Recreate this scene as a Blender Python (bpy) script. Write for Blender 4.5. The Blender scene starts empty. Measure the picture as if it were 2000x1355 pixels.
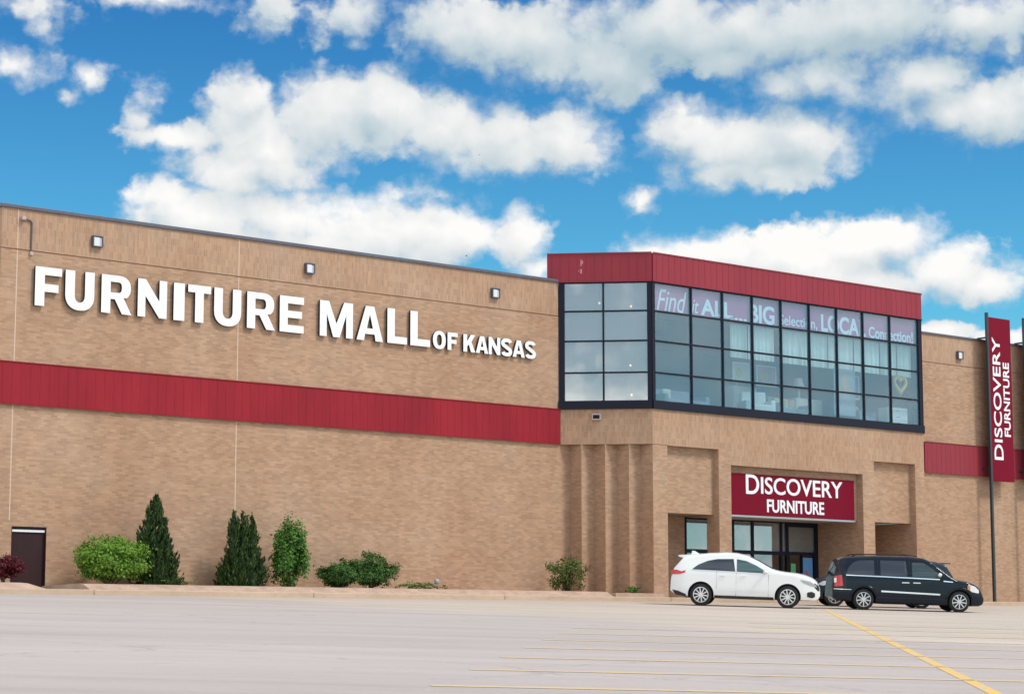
import bpy, bmesh, math, random
import numpy as np
from mathutils import Vector, Matrix

# ------------------------------------------------------------------ camera, sky, sun, exposure
SC = bpy.context.scene
COL = SC.collection
R = math.radians

YAW, PITCH = R(49.94991), R(7.49615)
cam_d = bpy.data.cameras.new('camera')
cam_d.sensor_width = 36.0
cam_d.lens = 36.0 * 4200.0 / 2000.0
cam_d.clip_start, cam_d.clip_end = 0.5, 3000.0
cam = bpy.data.objects.new('camera', cam_d)
COL.objects.link(cam)
cam.location = (-28.4184, -57.0026, -1.2451)
FWD = Vector((math.cos(YAW) * math.cos(PITCH), math.sin(YAW) * math.cos(PITCH), math.sin(PITCH)))
cam.rotation_euler = FWD.to_track_quat('-Z', 'Y').to_euler()
SC.camera = cam
SC.render.resolution_x, SC.render.resolution_y = 1024, 693

SUN_DIR = Vector((0.34, -0.62, 0.86)).normalized()      # towards the sun
SUN_EL = math.asin(SUN_DIR.z)
SUN_ROT = math.atan2(SUN_DIR.x, SUN_DIR.y)
sun_d = bpy.data.lights.new('sun', 'SUN')
sun_d.energy, sun_d.angle, sun_d.color = 1.65, R(12.0), (1.0, 0.93, 0.83)
sun = bpy.data.objects.new('sun', sun_d)
COL.objects.link(sun)
sun.rotation_euler = SUN_DIR.to_track_quat('Z', 'Y').to_euler()
sun.location = (0, -40, 60)

SC.view_settings.view_transform = 'Standard'
SC.view_settings.look = 'None'
SC.view_settings.gamma = 1.0
SC.view_settings.exposure = 0.52
SC.cycles.max_bounces = 8
SC.cycles.transparent_max_bounces = 12
SC.cycles.caustics_reflective = False
SC.cycles.caustics_refractive = False


class NT:
    """small helper for building node trees"""
    def __init__(self, tree):
        self.t = tree
        self.n, self.l = tree.nodes, tree.links

    def node(self, kind, **kw):
        n = self.n.new(kind)
        for k, v in kw.items():
            setattr(n, k, v)
        return n

    def put(self, sock, v):
        if v is None:
            return
        if isinstance(v, bpy.types.NodeSocket):
            self.l.new(v, sock)
        else:
            sock.default_value = v

    def math(self, op, a, b=None, c=None, clamp=False):
        n = self.node('ShaderNodeMath', operation=op, use_clamp=clamp)
        for i, v in enumerate((a, b, c)):
            if v is not None:
                self.put(n.inputs[i], v)
        return n.outputs[0]

    def vec(self, op, a, b=None, c=None):
        n = self.node('ShaderNodeVectorMath', operation=op)
        for i, v in enumerate((a, b, c)):
            if v is not None:
                self.put(n.inputs[i], v)
        return n.outputs['Value'] if op in ('LENGTH', 'DOT_PRODUCT') else n.outputs[0]

    def comb(self, x, y, z=0.0):
        n = self.node('ShaderNodeCombineXYZ')
        for i, v in enumerate((x, y, z)):
            self.put(n.inputs[i], v)
        return n.outputs[0]

    def sep(self, v):
        n = self.node('ShaderNodeSeparateXYZ')
        self.put(n.inputs[0], v)
        return n.outputs

    def noise(self, v, scale=1.0, detail=4.0, rough=0.5, dim='3D', col=False):
        n = self.node('ShaderNodeTexNoise', noise_dimensions=dim)
        self.put(n.inputs['Vector'], v)
        n.inputs['Scale'].default_value = scale
        n.inputs['Detail'].default_value = detail
        n.inputs['Roughness'].default_value = rough
        return n.outputs['Color'] if col else n.outputs['Fac']

    def ramp(self, fac, stops, interp='LINEAR'):
        n = self.node('ShaderNodeValToRGB')
        cr = n.color_ramp
        cr.interpolation = interp
        while len(cr.elements) < len(stops):
            cr.elements.new(0.5)
        for e, (p, c) in zip(cr.elements, stops):
            e.position = p
            e.color = c if len(c) == 4 else (*c, 1.0)
        self.put(n.inputs[0], fac)
        return n.outputs[0]

    def mix(self, fac, a, b, blend='MIX', clamp=False):
        n = self.node('ShaderNodeMix', data_type='RGBA', blend_type=blend)
        n.clamp_result = clamp
        self.put(n.inputs[0], fac)
        for s, v in ((n.inputs[6], a), (n.inputs[7], b)):
            if isinstance(v, tuple) and len(v) == 3:
                v = (*v, 1.0)
            self.put(s, v)
        return n.outputs[2]

    def remap(self, v, a, b, c, d, smooth=False):
        n = self.node('ShaderNodeMapRange', interpolation_type='SMOOTHSTEP' if smooth else 'LINEAR')
        for i, q in enumerate((v, a, b, c, d)):
            self.put(n.inputs[i], q)
        return n.outputs[0]


# clouds stand in the sky by azimuth and elevation: (azimuth deg from the facade view axis, elevation deg, half width, half height, weight)
BLOBS = [
    (-7.36, 14.01, 1.08, 1.05, 1.00), (-7.35, 13.14, 1.57, 1.19, 1.00), (-5.01, 13.46, 2.28, 1.62, 1.10), (-3.63, 13.75, 1.94, 1.45, 1.10),
    (-2.09, 13.30, 1.94, 1.23, 1.00), (-0.56, 13.10, 2.11, 1.23, 1.00), (1.39, 12.90, 1.76, 1.28, 1.00), (-8.58, 12.87, 2.25, 0.61, 0.80),
    (-6.65, 12.55, 3.14, 1.19, 1.00), (-6.92, 12.07, 2.96, 0.98, 1.00), (0.00, 12.70, 3.18, 0.86, 0.90), (-8.26, 10.83, 2.51, 1.28, 1.10),
    (-6.08, 10.81, 2.79, 1.06, 1.00), (-4.15, 10.98, 2.01, 0.94, 1.00), (-3.60, 10.44, 4.55, 1.20, 1.10), (-1.39, 10.59, 1.93, 0.99, 1.00),
    (0.00, 10.46, 1.40, 0.95, 1.00), (-5.52, 10.01, 5.23, 1.20, 1.00), (-9.22, 11.34, 1.29, 0.77, 0.90), (-2.98, 11.60, 1.40, 0.50, 0.48),
    (-1.94, 11.41, 0.84, 0.36, 0.45), (0.69, 9.57, 0.96, 0.43, 0.80), (-13.20, 14.55, 1.53, 0.67, 0.54), (-11.32, 14.38, 0.82, 0.45, 0.48),
    (-12.76, 15.46, 0.69, 0.73, 0.48), (-13.11, 16.01, 2.17, 0.59, 0.51), (-9.61, 16.40, 2.59, 0.46, 0.58), (-11.85, 13.87, 0.58, 0.29, 0.43),
    (-9.82, 13.92, 0.70, 0.71, 0.48), (-10.11, 13.44, 0.59, 0.65, 0.54), (-6.43, 16.27, 1.24, 0.89, 0.60), (-4.21, 16.15, 2.47, 0.86, 0.54),
    (-1.40, 15.92, 3.02, 1.18, 0.90), (0.70, 15.52, 3.19, 1.51, 1.00), (2.80, 14.97, 2.11, 1.36, 1.00), (4.20, 15.89, 3.51, 1.51, 1.00),
    (6.98, 15.81, 4.51, 1.33, 1.00), (9.73, 15.84, 4.43, 1.41, 1.00), (12.44, 15.83, 2.69, 1.23, 0.90), (8.34, 14.51, 2.93, 1.01, 0.90),
    (11.05, 14.26, 2.71, 1.08, 0.90), (5.86, 14.98, 1.92, 0.85, 0.90), (13.03, 13.44, 2.33, 1.24, 1.10), (11.70, 13.50, 2.02, 0.92, 0.90),
    (9.69, 13.86, 2.19, 0.75, 0.54), (4.87, 13.13, 2.10, 1.05, 1.00), (6.24, 12.76, 3.12, 1.39, 1.10), (7.76, 12.86, 2.24, 1.27, 1.00),
    (5.82, 12.10, 1.91, 0.77, 0.90), (6.78, 11.94, 2.08, 0.61, 0.80), (4.74, 13.73, 0.79, 0.64, 0.80), (8.31, 13.31, 2.39, 0.80, 0.58),
    (3.47, 11.30, 0.71, 0.63, 0.54), (-4.34, 15.39, 0.60, 0.29, 0.43), (5.11, 9.95, 2.77, 0.82, 1.10),
    (7.56, 9.76, 2.57, 1.11, 1.10), (9.60, 10.05, 2.20, 1.11, 1.10), (10.41, 10.23, 1.44, 0.85, 1.10), (11.59, 9.38, 1.84, 1.02, 1.10),
    (12.64, 9.01, 1.24, 0.80, 1.00), (8.91, 9.13, 4.89, 0.94, 1.10), (3.87, 10.07, 1.13, 0.37, 0.90), (11.55, 7.78, 1.08, 0.31, 1.00),
    (11.35, 7.72, 1.42, 0.37, 0.90), (12.86, 7.54, 1.15, 0.34, 0.90),
]


def build_world():
    w = bpy.data.worlds.new('World')
    SC.world = w
    w.use_nodes = True
    w.cycles.sampling_method = 'MANUAL'
    w.cycles.sample_map_resolution = 512
    t = NT(w.node_tree)
    t.n.clear()
    out = t.node('ShaderNodeOutputWorld')
    bg = t.node('ShaderNodeBackground')
    bg.inputs['Strength'].default_value = 0.12
    t.l.new(bg.outputs[0], out.inputs[0])
    tc = t.node('ShaderNodeTexCoord')
    d = t.vec('NORMALIZE', tc.outputs['Generated'])
    x, y, z = t.sep(d)
    el = t.math('MULTIPLY', t.math('ARCSINE', z), 57.29578)
    # azimuth measured clockwise from the axis at 49.95 degrees
    c0, s0 = math.cos(YAW), math.sin(YAW)
    fx = t.math('ADD', t.math('MULTIPLY', x, c0), t.math('MULTIPLY', y, s0))
    rx = t.math('SUBTRACT', t.math('MULTIPLY', x, s0), t.math('MULTIPLY', y, c0))
    az = t.math('MULTIPLY', t.math('ARCTAN2', rx, fx), 57.29578)
    p0 = t.comb(az, el, 0.0)

    # cloud field as a node group, evaluated twice: at the point and a little nearer the light
    g = bpy.data.node_groups.new('cloud_field', 'ShaderNodeTree')
    g.interface.new_socket('P', in_out='INPUT', socket_type='NodeSocketVector')
    g.interface.new_socket('D', in_out='OUTPUT', socket_type='NodeSocketFloat')
    g.interface.new_socket('S', in_out='OUTPUT', socket_type='NodeSocketFloat')
    q = NT(g)
    gi, go = q.node('NodeGroupInput'), q.node('NodeGroupOutput')
    P = gi.outputs[0]
    wc = q.vec('SUBTRACT', q.noise(P, 0.55, 3.0, 0.55, col=True), (0.5, 0.5, 0.5))
    wf = q.vec('SUBTRACT', q.noise(P, 2.6, 4.0, 0.6, col=True), (0.5, 0.5, 0.5))
    Pw = q.vec('ADD', P, q.vec('MULTIPLY', wc, (1.15, 0.75, 0.0)))
    Pw = q.vec('ADD', Pw, q.vec('MULTIPLY', wf, (0.36, 0.30, 0.0)))
    acc = None
    for (a, e, ra, re, wt) in BLOBS:
        m = q.vec('MULTIPLY_ADD', Pw, (1 / ra, 1 / re, 0.0), (-a / ra, -e / re, 0.0))
        v = q.math('MULTIPLY_ADD', q.vec('LENGTH', m), -wt, wt)
        acc = v if acc is None else q.math('SMOOTH_MAX', acc, v, 0.12)
    px, py, pz = q.sep(P)
    # open sky elsewhere carries broad broken cloud
    gen = q.noise(q.vec('MULTIPLY', P, (0.045, 0.09, 0.0)), 1.0, 6.0, 0.55)
    gen = q.remap(gen, 0.34, 0.56, -0.30, 0.6)
    away = q.math('MAXIMUM', q.remap(q.math('ABSOLUTE', px), 15.0, 20.0, 0.0, 1.0), q.remap(py, 17.0, 22.0, 0.0, 1.0))
    gen = q.math('SUBTRACT', q.math('MULTIPLY', q.math('ADD', gen, 1.0), away), 1.0)
    acc = q.math('MAXIMUM', acc, gen)
    vo = q.node('ShaderNodeTexVoronoi', feature='SMOOTH_F1', voronoi_dimensions='2D')
    q.put(vo.inputs['Vector'], q.vec('ADD', P, q.vec('MULTIPLY', wf, (0.7, 0.7, 0.0))))
    vo.inputs['Scale'].default_value = 1.25
    vo.inputs['Detail'].default_value = 1.5
    vo.inputs['Roughness'].default_value = 0.55
    vo.inputs['Smoothness'].default_value = 0.35
    puff = q.math('SUBTRACT', 0.42, vo.outputs['Distance'])
    fb = q.math('SUBTRACT', q.noise(P, 0.8, 6.0, 0.52), 0.5)
    fl = q.math('SUBTRACT', q.noise(P, 0.8, 1.5, 0.4), 0.5)
    dd = q.math('ADD', acc, q.math('MULTIPLY', puff, 0.30))
    dd = q.math('ADD', dd, q.math('MULTIPLY', fb, 0.75))
    q.put(go.inputs[0], dd)
    sm = q.math('ADD', acc, q.math('MULTIPLY', puff, 0.16))
    q.put(go.inputs[1], q.math('ADD', sm, q.math('MULTIPLY', fl, 0.9)))

    def field(P):
        n = t.node('ShaderNodeGroup')
        n.node_tree = g
        t.put(n.inputs[0], P)
        return n.outputs
    dens, soft = field(p0)
    softL = field(t.vec('ADD', p0, (0.22, 0.70, 0.0)))[1]
    feather = t.remap(t.noise(p0, 0.33, 3.0, 0.5), 0.35, 0.65, 0.26, 0.80)
    wisp = t.math('MULTIPLY', t.math('SUBTRACT', t.noise(t.vec('MULTIPLY', p0, (2.2, 4.0, 1.0)), 1.0, 6.0, 0.62), 0.5), 0.30)
    alpha = t.remap(t.math('ADD', dens, wisp), -0.06, feather, 0.0, 1.0, True)
    lit = t.math('SUBTRACT', soft, softL)
    shade = t.math('MULTIPLY_ADD', lit, 0.62, 0.70)
    shade = t.math('SUBTRACT', shade, t.remap(t.math('ADD', el, t.math('MULTIPLY', az, 0.12)), 9.5, 16.5, 0.0, 0.48, True))
    shade = t.math('ADD', shade, t.math('MULTIPLY', t.math('SUBTRACT', t.noise(p0, 0.42, 3.0, 0.45), 0.5), 0.62), clamp=True)
    ccol = t.ramp(shade, [(0.0, (3.0, 3.9, 4.4)), (0.35, (4.3, 4.9, 5.2)), (0.65, (5.7, 5.85, 5.9)), (1.0, (6.9, 6.85, 6.7))])
    # clear sky: physical sky tinted to the deep blue of the photograph
    sky = t.node('ShaderNodeTexSky', sky_type='NISHITA')
    sky.sun_disc = False
    sky.sun_elevation, sky.sun_rotation = SUN_EL, SUN_ROT
    sky.air_density, sky.dust_density, sky.ozone_density = 1.0, 0.3, 3.0
    tint = t.ramp(t.remap(el, -2.0, 34.0, 0.0, 1.0), [(0.0, (0.50, 1.04, 1.04)), (0.25, (0.36, 0.92, 0.97)), (0.5, (0.16, 0.56, 0.82)), (1.0, (0.55, 0.72, 0.80))])
    blue = t.mix(1.0, sky.outputs[0], tint, 'MULTIPLY')
    # outside the view, cloud is brightened and blue paled to add neutral fill light
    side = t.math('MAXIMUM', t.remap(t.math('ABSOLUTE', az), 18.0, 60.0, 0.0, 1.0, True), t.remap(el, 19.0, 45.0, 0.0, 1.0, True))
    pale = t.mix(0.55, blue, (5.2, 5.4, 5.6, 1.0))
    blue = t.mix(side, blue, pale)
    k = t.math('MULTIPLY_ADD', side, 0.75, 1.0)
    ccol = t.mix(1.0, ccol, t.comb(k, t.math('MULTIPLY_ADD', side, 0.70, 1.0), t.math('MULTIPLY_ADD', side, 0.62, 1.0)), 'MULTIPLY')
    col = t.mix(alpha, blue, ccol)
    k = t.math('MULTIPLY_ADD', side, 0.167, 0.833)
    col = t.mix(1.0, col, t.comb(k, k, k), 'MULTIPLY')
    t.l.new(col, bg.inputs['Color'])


build_world()

# ------------------------------------------------------------------ materials
MATS = {}


def mat(name, color=(0.5, 0.5, 0.5), rough=0.6, metal=0.0, coat=0.0, spec=0.5, emit=None, es=0.0):
    if name in MATS:
        return MATS[name]
    m = bpy.data.materials.new(name)
    m.use_nodes = True
    b = m.node_tree.nodes['Principled BSDF']
    b.inputs['Base Color'].default_value = (*color, 1)
    b.inputs['Roughness'].default_value = rough
    b.inputs['Metallic'].default_value = metal
    b.inputs['Coat Weight'].default_value = coat
    b.inputs['Coat Roughness'].default_value = 0.04
    b.inputs['Specular IOR Level'].default_value = spec
    if emit:
        b.inputs['Emission Color'].default_value = (*emit, 1)
        b.inputs['Emission Strength'].default_value = es
    MATS[name] = m
    return m


def tree_of(m):
    t = NT(m.node_tree)
    return t, m.node_tree.nodes['Principled BSDF']


def weathered(name, color, rough=0.6, amount=0.12, scale=0.8, stretch=(1, 1, 0.35), **kw):
    """one colour with soft wear over it"""
    m = mat(name, color, rough, **kw)
    t, b = tree_of(m)
    geo = t.node('ShaderNodeNewGeometry')
    v = t.vec('MULTIPLY', geo.outputs['Position'], stretch)
    n = t.noise(v, scale, 6.0, 0.6)
    n2 = t.noise(v, scale * 7, 4.0, 0.6)
    k = t.math('ADD', t.remap(n, 0.3, 0.7, 1 - amount, 1 + amount), t.remap(n2, 0.3, 0.7, -amount * 0.4, amount * 0.4))
    c = t.mix(1.0, (*color, 1.0), t.comb(k, k, k), 'MULTIPLY')
    t.l.new(c, b.inputs['Base Color'])
    return m


def brick(name, c1, c2, mortar, upright=False, amount=0.13):
    m = mat(name, c1, 0.88, spec=0.25)
    t, b = tree_of(m)
    geo = t.node('ShaderNodeNewGeometry')
    P = geo.outputs['Position']
    tan = t.vec('NORMALIZE', t.vec('CROSS_PRODUCT', (0, 0, 1), geo.outputs['True Normal']))
    u = t.vec('DOT_PRODUCT', P, tan)
    z = t.sep(P)[2]
    uv = t.comb(z, u, 0.0) if upright else t.comb(u, z, 0.0)
    br = t.node('ShaderNodeTexBrick')
    t.put(br.inputs['Vector'], uv)
    br.inputs['Color1'].default_value = (*c1, 1)
    br.inputs['Color2'].default_value = (*c2, 1)
    br.inputs['Mortar'].default_value = (*mortar, 1)
    br.inputs['Scale'].default_value = 1.0
    br.inputs['Mortar Size'].default_value = 0.008
    br.inputs['Mortar Smooth'].default_value = 0.2
    br.inputs['Bias'].default_value = 0.0
    br.inputs['Brick Width'].default_value = 0.22
    br.inputs['Row Height'].default_value = 0.074
    br.offset = 0.0 if upright else 0.5
    su, sv = (0.45, 7.0)
    st = t.noise(t.comb(t.math('MULTIPLY', z if upright else u, su), t.math('MULTIPLY', u if upright else z, sv), 0.0), 1.0, 4.0, 0.65)
    big = t.noise(t.comb(u, z, 3.1), 0.33, 5.0, 0.6)
    mid = t.noise(t.comb(u, z, 7.7), 1.6, 3.0, 0.6)
    k = t.math('ADD', t.remap(st, 0.25, 0.75, 1 - amount, 1 + amount), t.remap(big, 0.3, 0.7, -0.10, 0.10))
    k = t.math('ADD', k, t.remap(mid, 0.3, 0.7, -0.05, 0.05))
    run = t.noise(t.comb(t.math('MULTIPLY', u, 1.6), t.math('MULTIPLY', z, 0.10), 5.0), 1.0, 4.0, 0.6)
    k = t.math('ADD', k, t.remap(run, 0.3, 0.7, -0.045, 0.045))
    hue = t.mix(t.remap(big, 0.35, 0.65, 0.0, 1.0), (1.03, 0.985, 0.95, 1.0), (0.97, 1.01, 1.04, 1.0))
    c = t.mix(1.0, br.outputs['Color'], t.comb(k, k, k), 'MULTIPLY')
    c = t.mix(1.0, c, hue, 'MULTIPLY')
    t.l.new(c, b.inputs['Base Color'])
    bp = t.node('ShaderNodeBump')
    bp.inputs['Strength'].default_value = 0.35
    bp.inputs['Distance'].default_value = 0.008
    t.put(bp.inputs['Height'], t.math('SUBTRACT', 1.0, br.outputs['Fac']))
    t.l.new(bp.outputs[0], b.inputs['Normal'])
    return m


def glass(name, tint, mirror, body=0.0, bcol=(0.3, 0.4, 0.45)):
    """sheet: part mirror, part see-through, body adds a share of flat diffuse colour"""
    m = bpy.data.materials.new(name)
    m.use_nodes = True
    t = NT(m.node_tree)
    t.n.clear()
    out = t.node('ShaderNodeOutputMaterial')
    tr = t.node('ShaderNodeBsdfTransparent')
    tr.inputs[0].default_value = (*tint, 1)
    gl = t.node('ShaderNodeBsdfGlossy')
    gl.inputs['Color'].default_value = (0.93, 0.97, 1.0, 1)
    gl.inputs['Roughness'].default_value = 0.02
    geo = t.node('ShaderNodeNewGeometry')
    bp = t.node('ShaderNodeBump')
    bp.inputs['Strength'].default_value = 0.05
    bp.inputs['Distance'].default_value = 0.02
    t.put(bp.inputs['Height'], t.noise(geo.outputs['Position'], 0.9, 2.0, 0.5))
    t.l.new(bp.outputs[0], gl.inputs['Normal'])
    cosv = t.math('ABSOLUTE', t.vec('DOT_PRODUCT', geo.outputs['Incoming'], geo.outputs['Normal']))
    f = t.math('MULTIPLY_ADD', t.math('POWER', t.math('SUBTRACT', 1.0, cosv), 5.0), 0.9, 0.03)
    f = t.math('ADD', f, mirror, clamp=True)
    mx = t.node('ShaderNodeMixShader')
    t.put(mx.inputs[0], f)
    t.l.new(tr.outputs[0], mx.inputs[1])
    t.l.new(gl.outputs[0], mx.inputs[2])
    last = mx.outputs[0]
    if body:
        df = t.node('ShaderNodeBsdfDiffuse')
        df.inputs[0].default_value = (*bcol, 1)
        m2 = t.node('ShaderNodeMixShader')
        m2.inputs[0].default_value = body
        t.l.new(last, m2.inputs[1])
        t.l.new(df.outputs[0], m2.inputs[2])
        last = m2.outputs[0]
    t.l.new(last, out.inputs[0])
    MATS[name] = m
    return m


BRICK = brick('tan_brick', (0.495, 0.306, 0.198), (0.37, 0.225, 0.145), (0.39, 0.28, 0.205), amount=0.06)
BRICKV = brick('tan_brick_soldier', (0.48, 0.30, 0.197), (0.37, 0.227, 0.148), (0.43, 0.305, 0.222), upright=True, amount=0.05)
RED = weathered('red_metal_panel', (0.285, 0.018, 0.030), 0.6, 0.16, 0.5, (1, 1, 0.25), spec=0.15)
RED2 = weathered('red_metal_fascia', (0.285, 0.036, 0.054), 0.55, 0.10, 0.5, (1, 1, 0.2), spec=0.2)
SIGNRED = weathered('sign_red', (0.185, 0.003, 0.020), 0.6, 0.05, 0.6, spec=0.1)
COPING = weathered('coping_metal', (0.10, 0.105, 0.14), 0.5, 0.15, 1.0)
DARKFRAME = mat('dark_frame_metal', (0.013, 0.016, 0.030), 0.55, spec=0.15)
BROWN = weathered('brown_door_paint', (0.036, 0.016, 0.018), 0.6, 0.12, 1.2, spec=0.2)
WHITE = mat('white_acrylic', (0.86, 0.88, 0.93), 0.4)
LETTER = mat('sign_letter_white', (0.85, 0.86, 0.88), 0.45)
BLACK = mat('black_return', (0.012, 0.012, 0.016), 0.5)
CONC = weathered('concrete', (0.46, 0.37, 0.30), 0.9, 0.12, 0.7, (1, 1, 1))
BEDMAT = weathered('pink_gravel_bank', (0.45, 0.315, 0.245), 0.95, 0.2, 2.2, (1, 1, 1))
KERB = weathered('kerb_concrete', (0.50, 0.37, 0.27), 0.9, 0.14, 1.1, (0.5, 1, 1))
JOINT = mat('sealant_joint', (0.62, 0.46, 0.36), 0.9)
SOFFIT = weathered('soffit_stucco', (0.36, 0.30, 0.25), 0.9, 0.08, 0.8)
ROOFM = weathered('roof_gravel', (0.25, 0.24, 0.23), 0.95, 0.1, 0.5)
STEEL = mat('steel', (0.42, 0.42, 0.44), 0.35, metal=0.9)
POLE = mat('dark_pole_paint', (0.022, 0.034, 0.045), 0.45)
PALE = mat('pale_pipe', (0.46, 0.38, 0.36), 0.6)
INWALL = mat('interior_wall', (0.42, 0.44, 0.46), 0.9)
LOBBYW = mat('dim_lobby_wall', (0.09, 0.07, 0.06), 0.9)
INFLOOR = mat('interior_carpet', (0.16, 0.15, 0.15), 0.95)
INCEIL = mat('interior_ceiling', (0.62, 0.63, 0.63), 0.9)
CURTAIN = mat('white_curtain', (0.80, 0.84, 0.78), 0.9)
BANNER = mat('mauve_banner', (0.52, 0.14, 0.28), 0.8)
PANE = glass('window_glass', (0.88, 0.97, 1.0), 0.05, 0.11, (0.20, 0.42, 0.58))  # bluish body colour stands in for sky reflected in the panes
PANE2 = glass('reflective_glass', (0.75, 0.82, 0.85), 0.28, 0.23, (0.47, 0.52, 0.54))  # grey body colour paints in part of the whitish sky reflection
DOORGLASS = glass('door_glass', (0.62, 0.68, 0.70), 0.16)
CARGLASS = glass('tinted_car_glass', (0.03, 0.04, 0.06), 0.05, 0.25, (0.10, 0.12, 0.18))
CARCLEAR = glass('clear_car_glass', (0.12, 0.26, 0.28), 0.05, 0.15, (0.16, 0.30, 0.32))

# ------------------------------------------------------------------ mesh helpers


class MB:
    def __init__(self):
        self.v, self.f, self.m, self.mats = [], [], [], []

    def mi(self, m):
        if m not in self.mats:
            self.mats.append(m)
        return self.mats.index(m)

    def add(self, verts, faces, m):
        o = len(self.v)
        self.v += [tuple(p) for p in verts]
        k = self.mi(m)
        for f in faces:
            self.f.append(tuple(i + o for i in f))
            self.m.append(k)
        return self

    def box(self, x0, x1, y0, y1, z0, z1, m, M=None):
        vs = [Vector((x, y, z)) for z in (z0, z1) for y in (y0, y1) for x in (x0, x1)]
        if M is not None:
            vs = [M @ p for p in vs]
        return self.add(vs, [(0, 2, 3, 1), (4, 5, 7, 6), (0, 1, 5, 4), (2, 6, 7, 3), (0, 4, 6, 2), (1, 3, 7, 5)], m)

    def quad(self, a, b, c, d, m):
        return self.add([a, b, c, d], [(0, 1, 2, 3)], m)

    def prism(self, poly, z0, z1, m):
        """poly: plan outline (x, y), counter-clockwise"""
        n = len(poly)
        vs = [(x, y, z0) for x, y in poly] + [(x, y, z1) for x, y in poly]
        fs = [tuple(range(n - 1, -1, -1)), tuple(range(n, 2 * n))]
        fs += [(i, (i + 1) % n, n + (i + 1) % n, n + i) for i in range(n)]
        return self.add(vs, fs, m)

    def tube(self, pts, radii, m, seg=8, cap=True):
        pts = [Vector(p) for p in pts]
        if not hasattr(radii, '__len__'):
            radii = [radii] * len(pts)
        vs, fs = [], []
        for i, p in enumerate(pts):
            t = (pts[min(i + 1, len(pts) - 1)] - pts[max(i - 1, 0)]).normalized()
            a = t.cross(Vector((0.31, 0.72, 0.61))).normalized()
            b = t.cross(a)
            for k in range(seg):
                an = 2 * math.pi * k / seg
                vs.append(p + (a * math.cos(an) + b * math.sin(an)) * radii[i])
        for i in range(len(pts) - 1):
            for k in range(seg):
                k2 = (k + 1) % seg
                fs.append((i * seg + k, i * seg + k2, (i + 1) * seg + k2, (i + 1) * seg + k))
        if cap:
            fs.append(tuple(range(seg - 1, -1, -1)))
            fs.append(tuple((len(pts) - 1) * seg + k for k in range(seg)))
        return self.add(vs, fs, m)

    def lathe(self, prof, m, seg=24, axis='Z', c=(0, 0, 0)):
        """prof: (radius, height) pairs turned about an axis through c"""
        vs, fs = [], []
        for r, h in prof:
            for k in range(seg):
                an = 2 * math.pi * k / seg
                a, b = r * math.cos(an), r * math.sin(an)
                p = (a, b, h) if axis == 'Z' else ((a, h, b) if axis == 'Y' else (h, a, b))
                vs.append((p[0] + c[0], p[1] + c[1], p[2] + c[2]))
        for i in range(len(prof) - 1):
            for k in range(seg):
                k2 = (k + 1) % seg
                fs.append((i * seg + k, i * seg + k2, (i + 1) * seg + k2, (i + 1) * seg + k))
        return self.add(vs, fs, m)

    def build(self, name, parent=None, smooth=False, bevel=0.0, loc=None):
        me = bpy.data.meshes.new(name)
        me.from_pydata(self.v, [], self.f)
        for m in self.mats:
            me.materials.append(m)
        me.polygons.foreach_set('material_index', self.m)
        if smooth:
            me.polygons.foreach_set('use_smooth', [True] * len(me.polygons))
        me.update()
        bm = bmesh.new()
        bm.from_mesh(me)
        bmesh.ops.recalc_face_normals(bm, faces=bm.faces)
        bm.to_mesh(me)
        bm.free()
        o = bpy.data.objects.new(name, me)
        COL.objects.link(o)
        if loc:
            o.location = loc
        if parent is not None:
            o.parent = parent
        if bevel:
            b = o.modifiers.new('bevel', 'BEVEL')
            b.width, b.segments, b.limit_method = bevel, 2, 'ANGLE'
        return o


def tag(o, label=None, cat=None, group=None, kind=None):
    if label:
        o['label'] = label
    if cat:
        o['category'] = cat
    if group:
        o['group'] = group
    if kind:
        o['kind'] = kind
    return o


def thing(name, label, cat, loc=(0, 0, 0), rz=0.0, group=None):
    o = bpy.data.objects.new(name, None)
    o.empty_display_size = 0.3
    COL.objects.link(o)
    o.location = loc
    o.rotation_euler = (0, 0, rz)
    return tag(o, label, cat, group)


def copy_tree(o, parent=None):
    c = o.copy()
    COL.objects.link(c)
    if parent is not None:
        c.parent = parent
    for ch in list(o.children):
        copy_tree(ch, c)
    return c


def text_mesh(body, offset=0.0, shear=0.0, spacing=1.0, extrude=0.0):
    """lettering outline as mesh data in the x-y plane"""
    cu = bpy.data.curves.new('lettering', 'FONT')
    cu.body = body
    cu.size = 1.0
    cu.offset = offset
    cu.shear = shear
    cu.space_character = spacing
    cu.extrude = extrude
    cu.resolution_u = 6
    ob = bpy.data.objects.new('lettering', cu)
    COL.objects.link(ob)
    dg = bpy.context.evaluated_depsgraph_get()
    me = bpy.data.meshes.new_from_object(ob.evaluated_get(dg))
    bpy.data.objects.remove(ob)
    bpy.data.curves.remove(cu)
    return me


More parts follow.
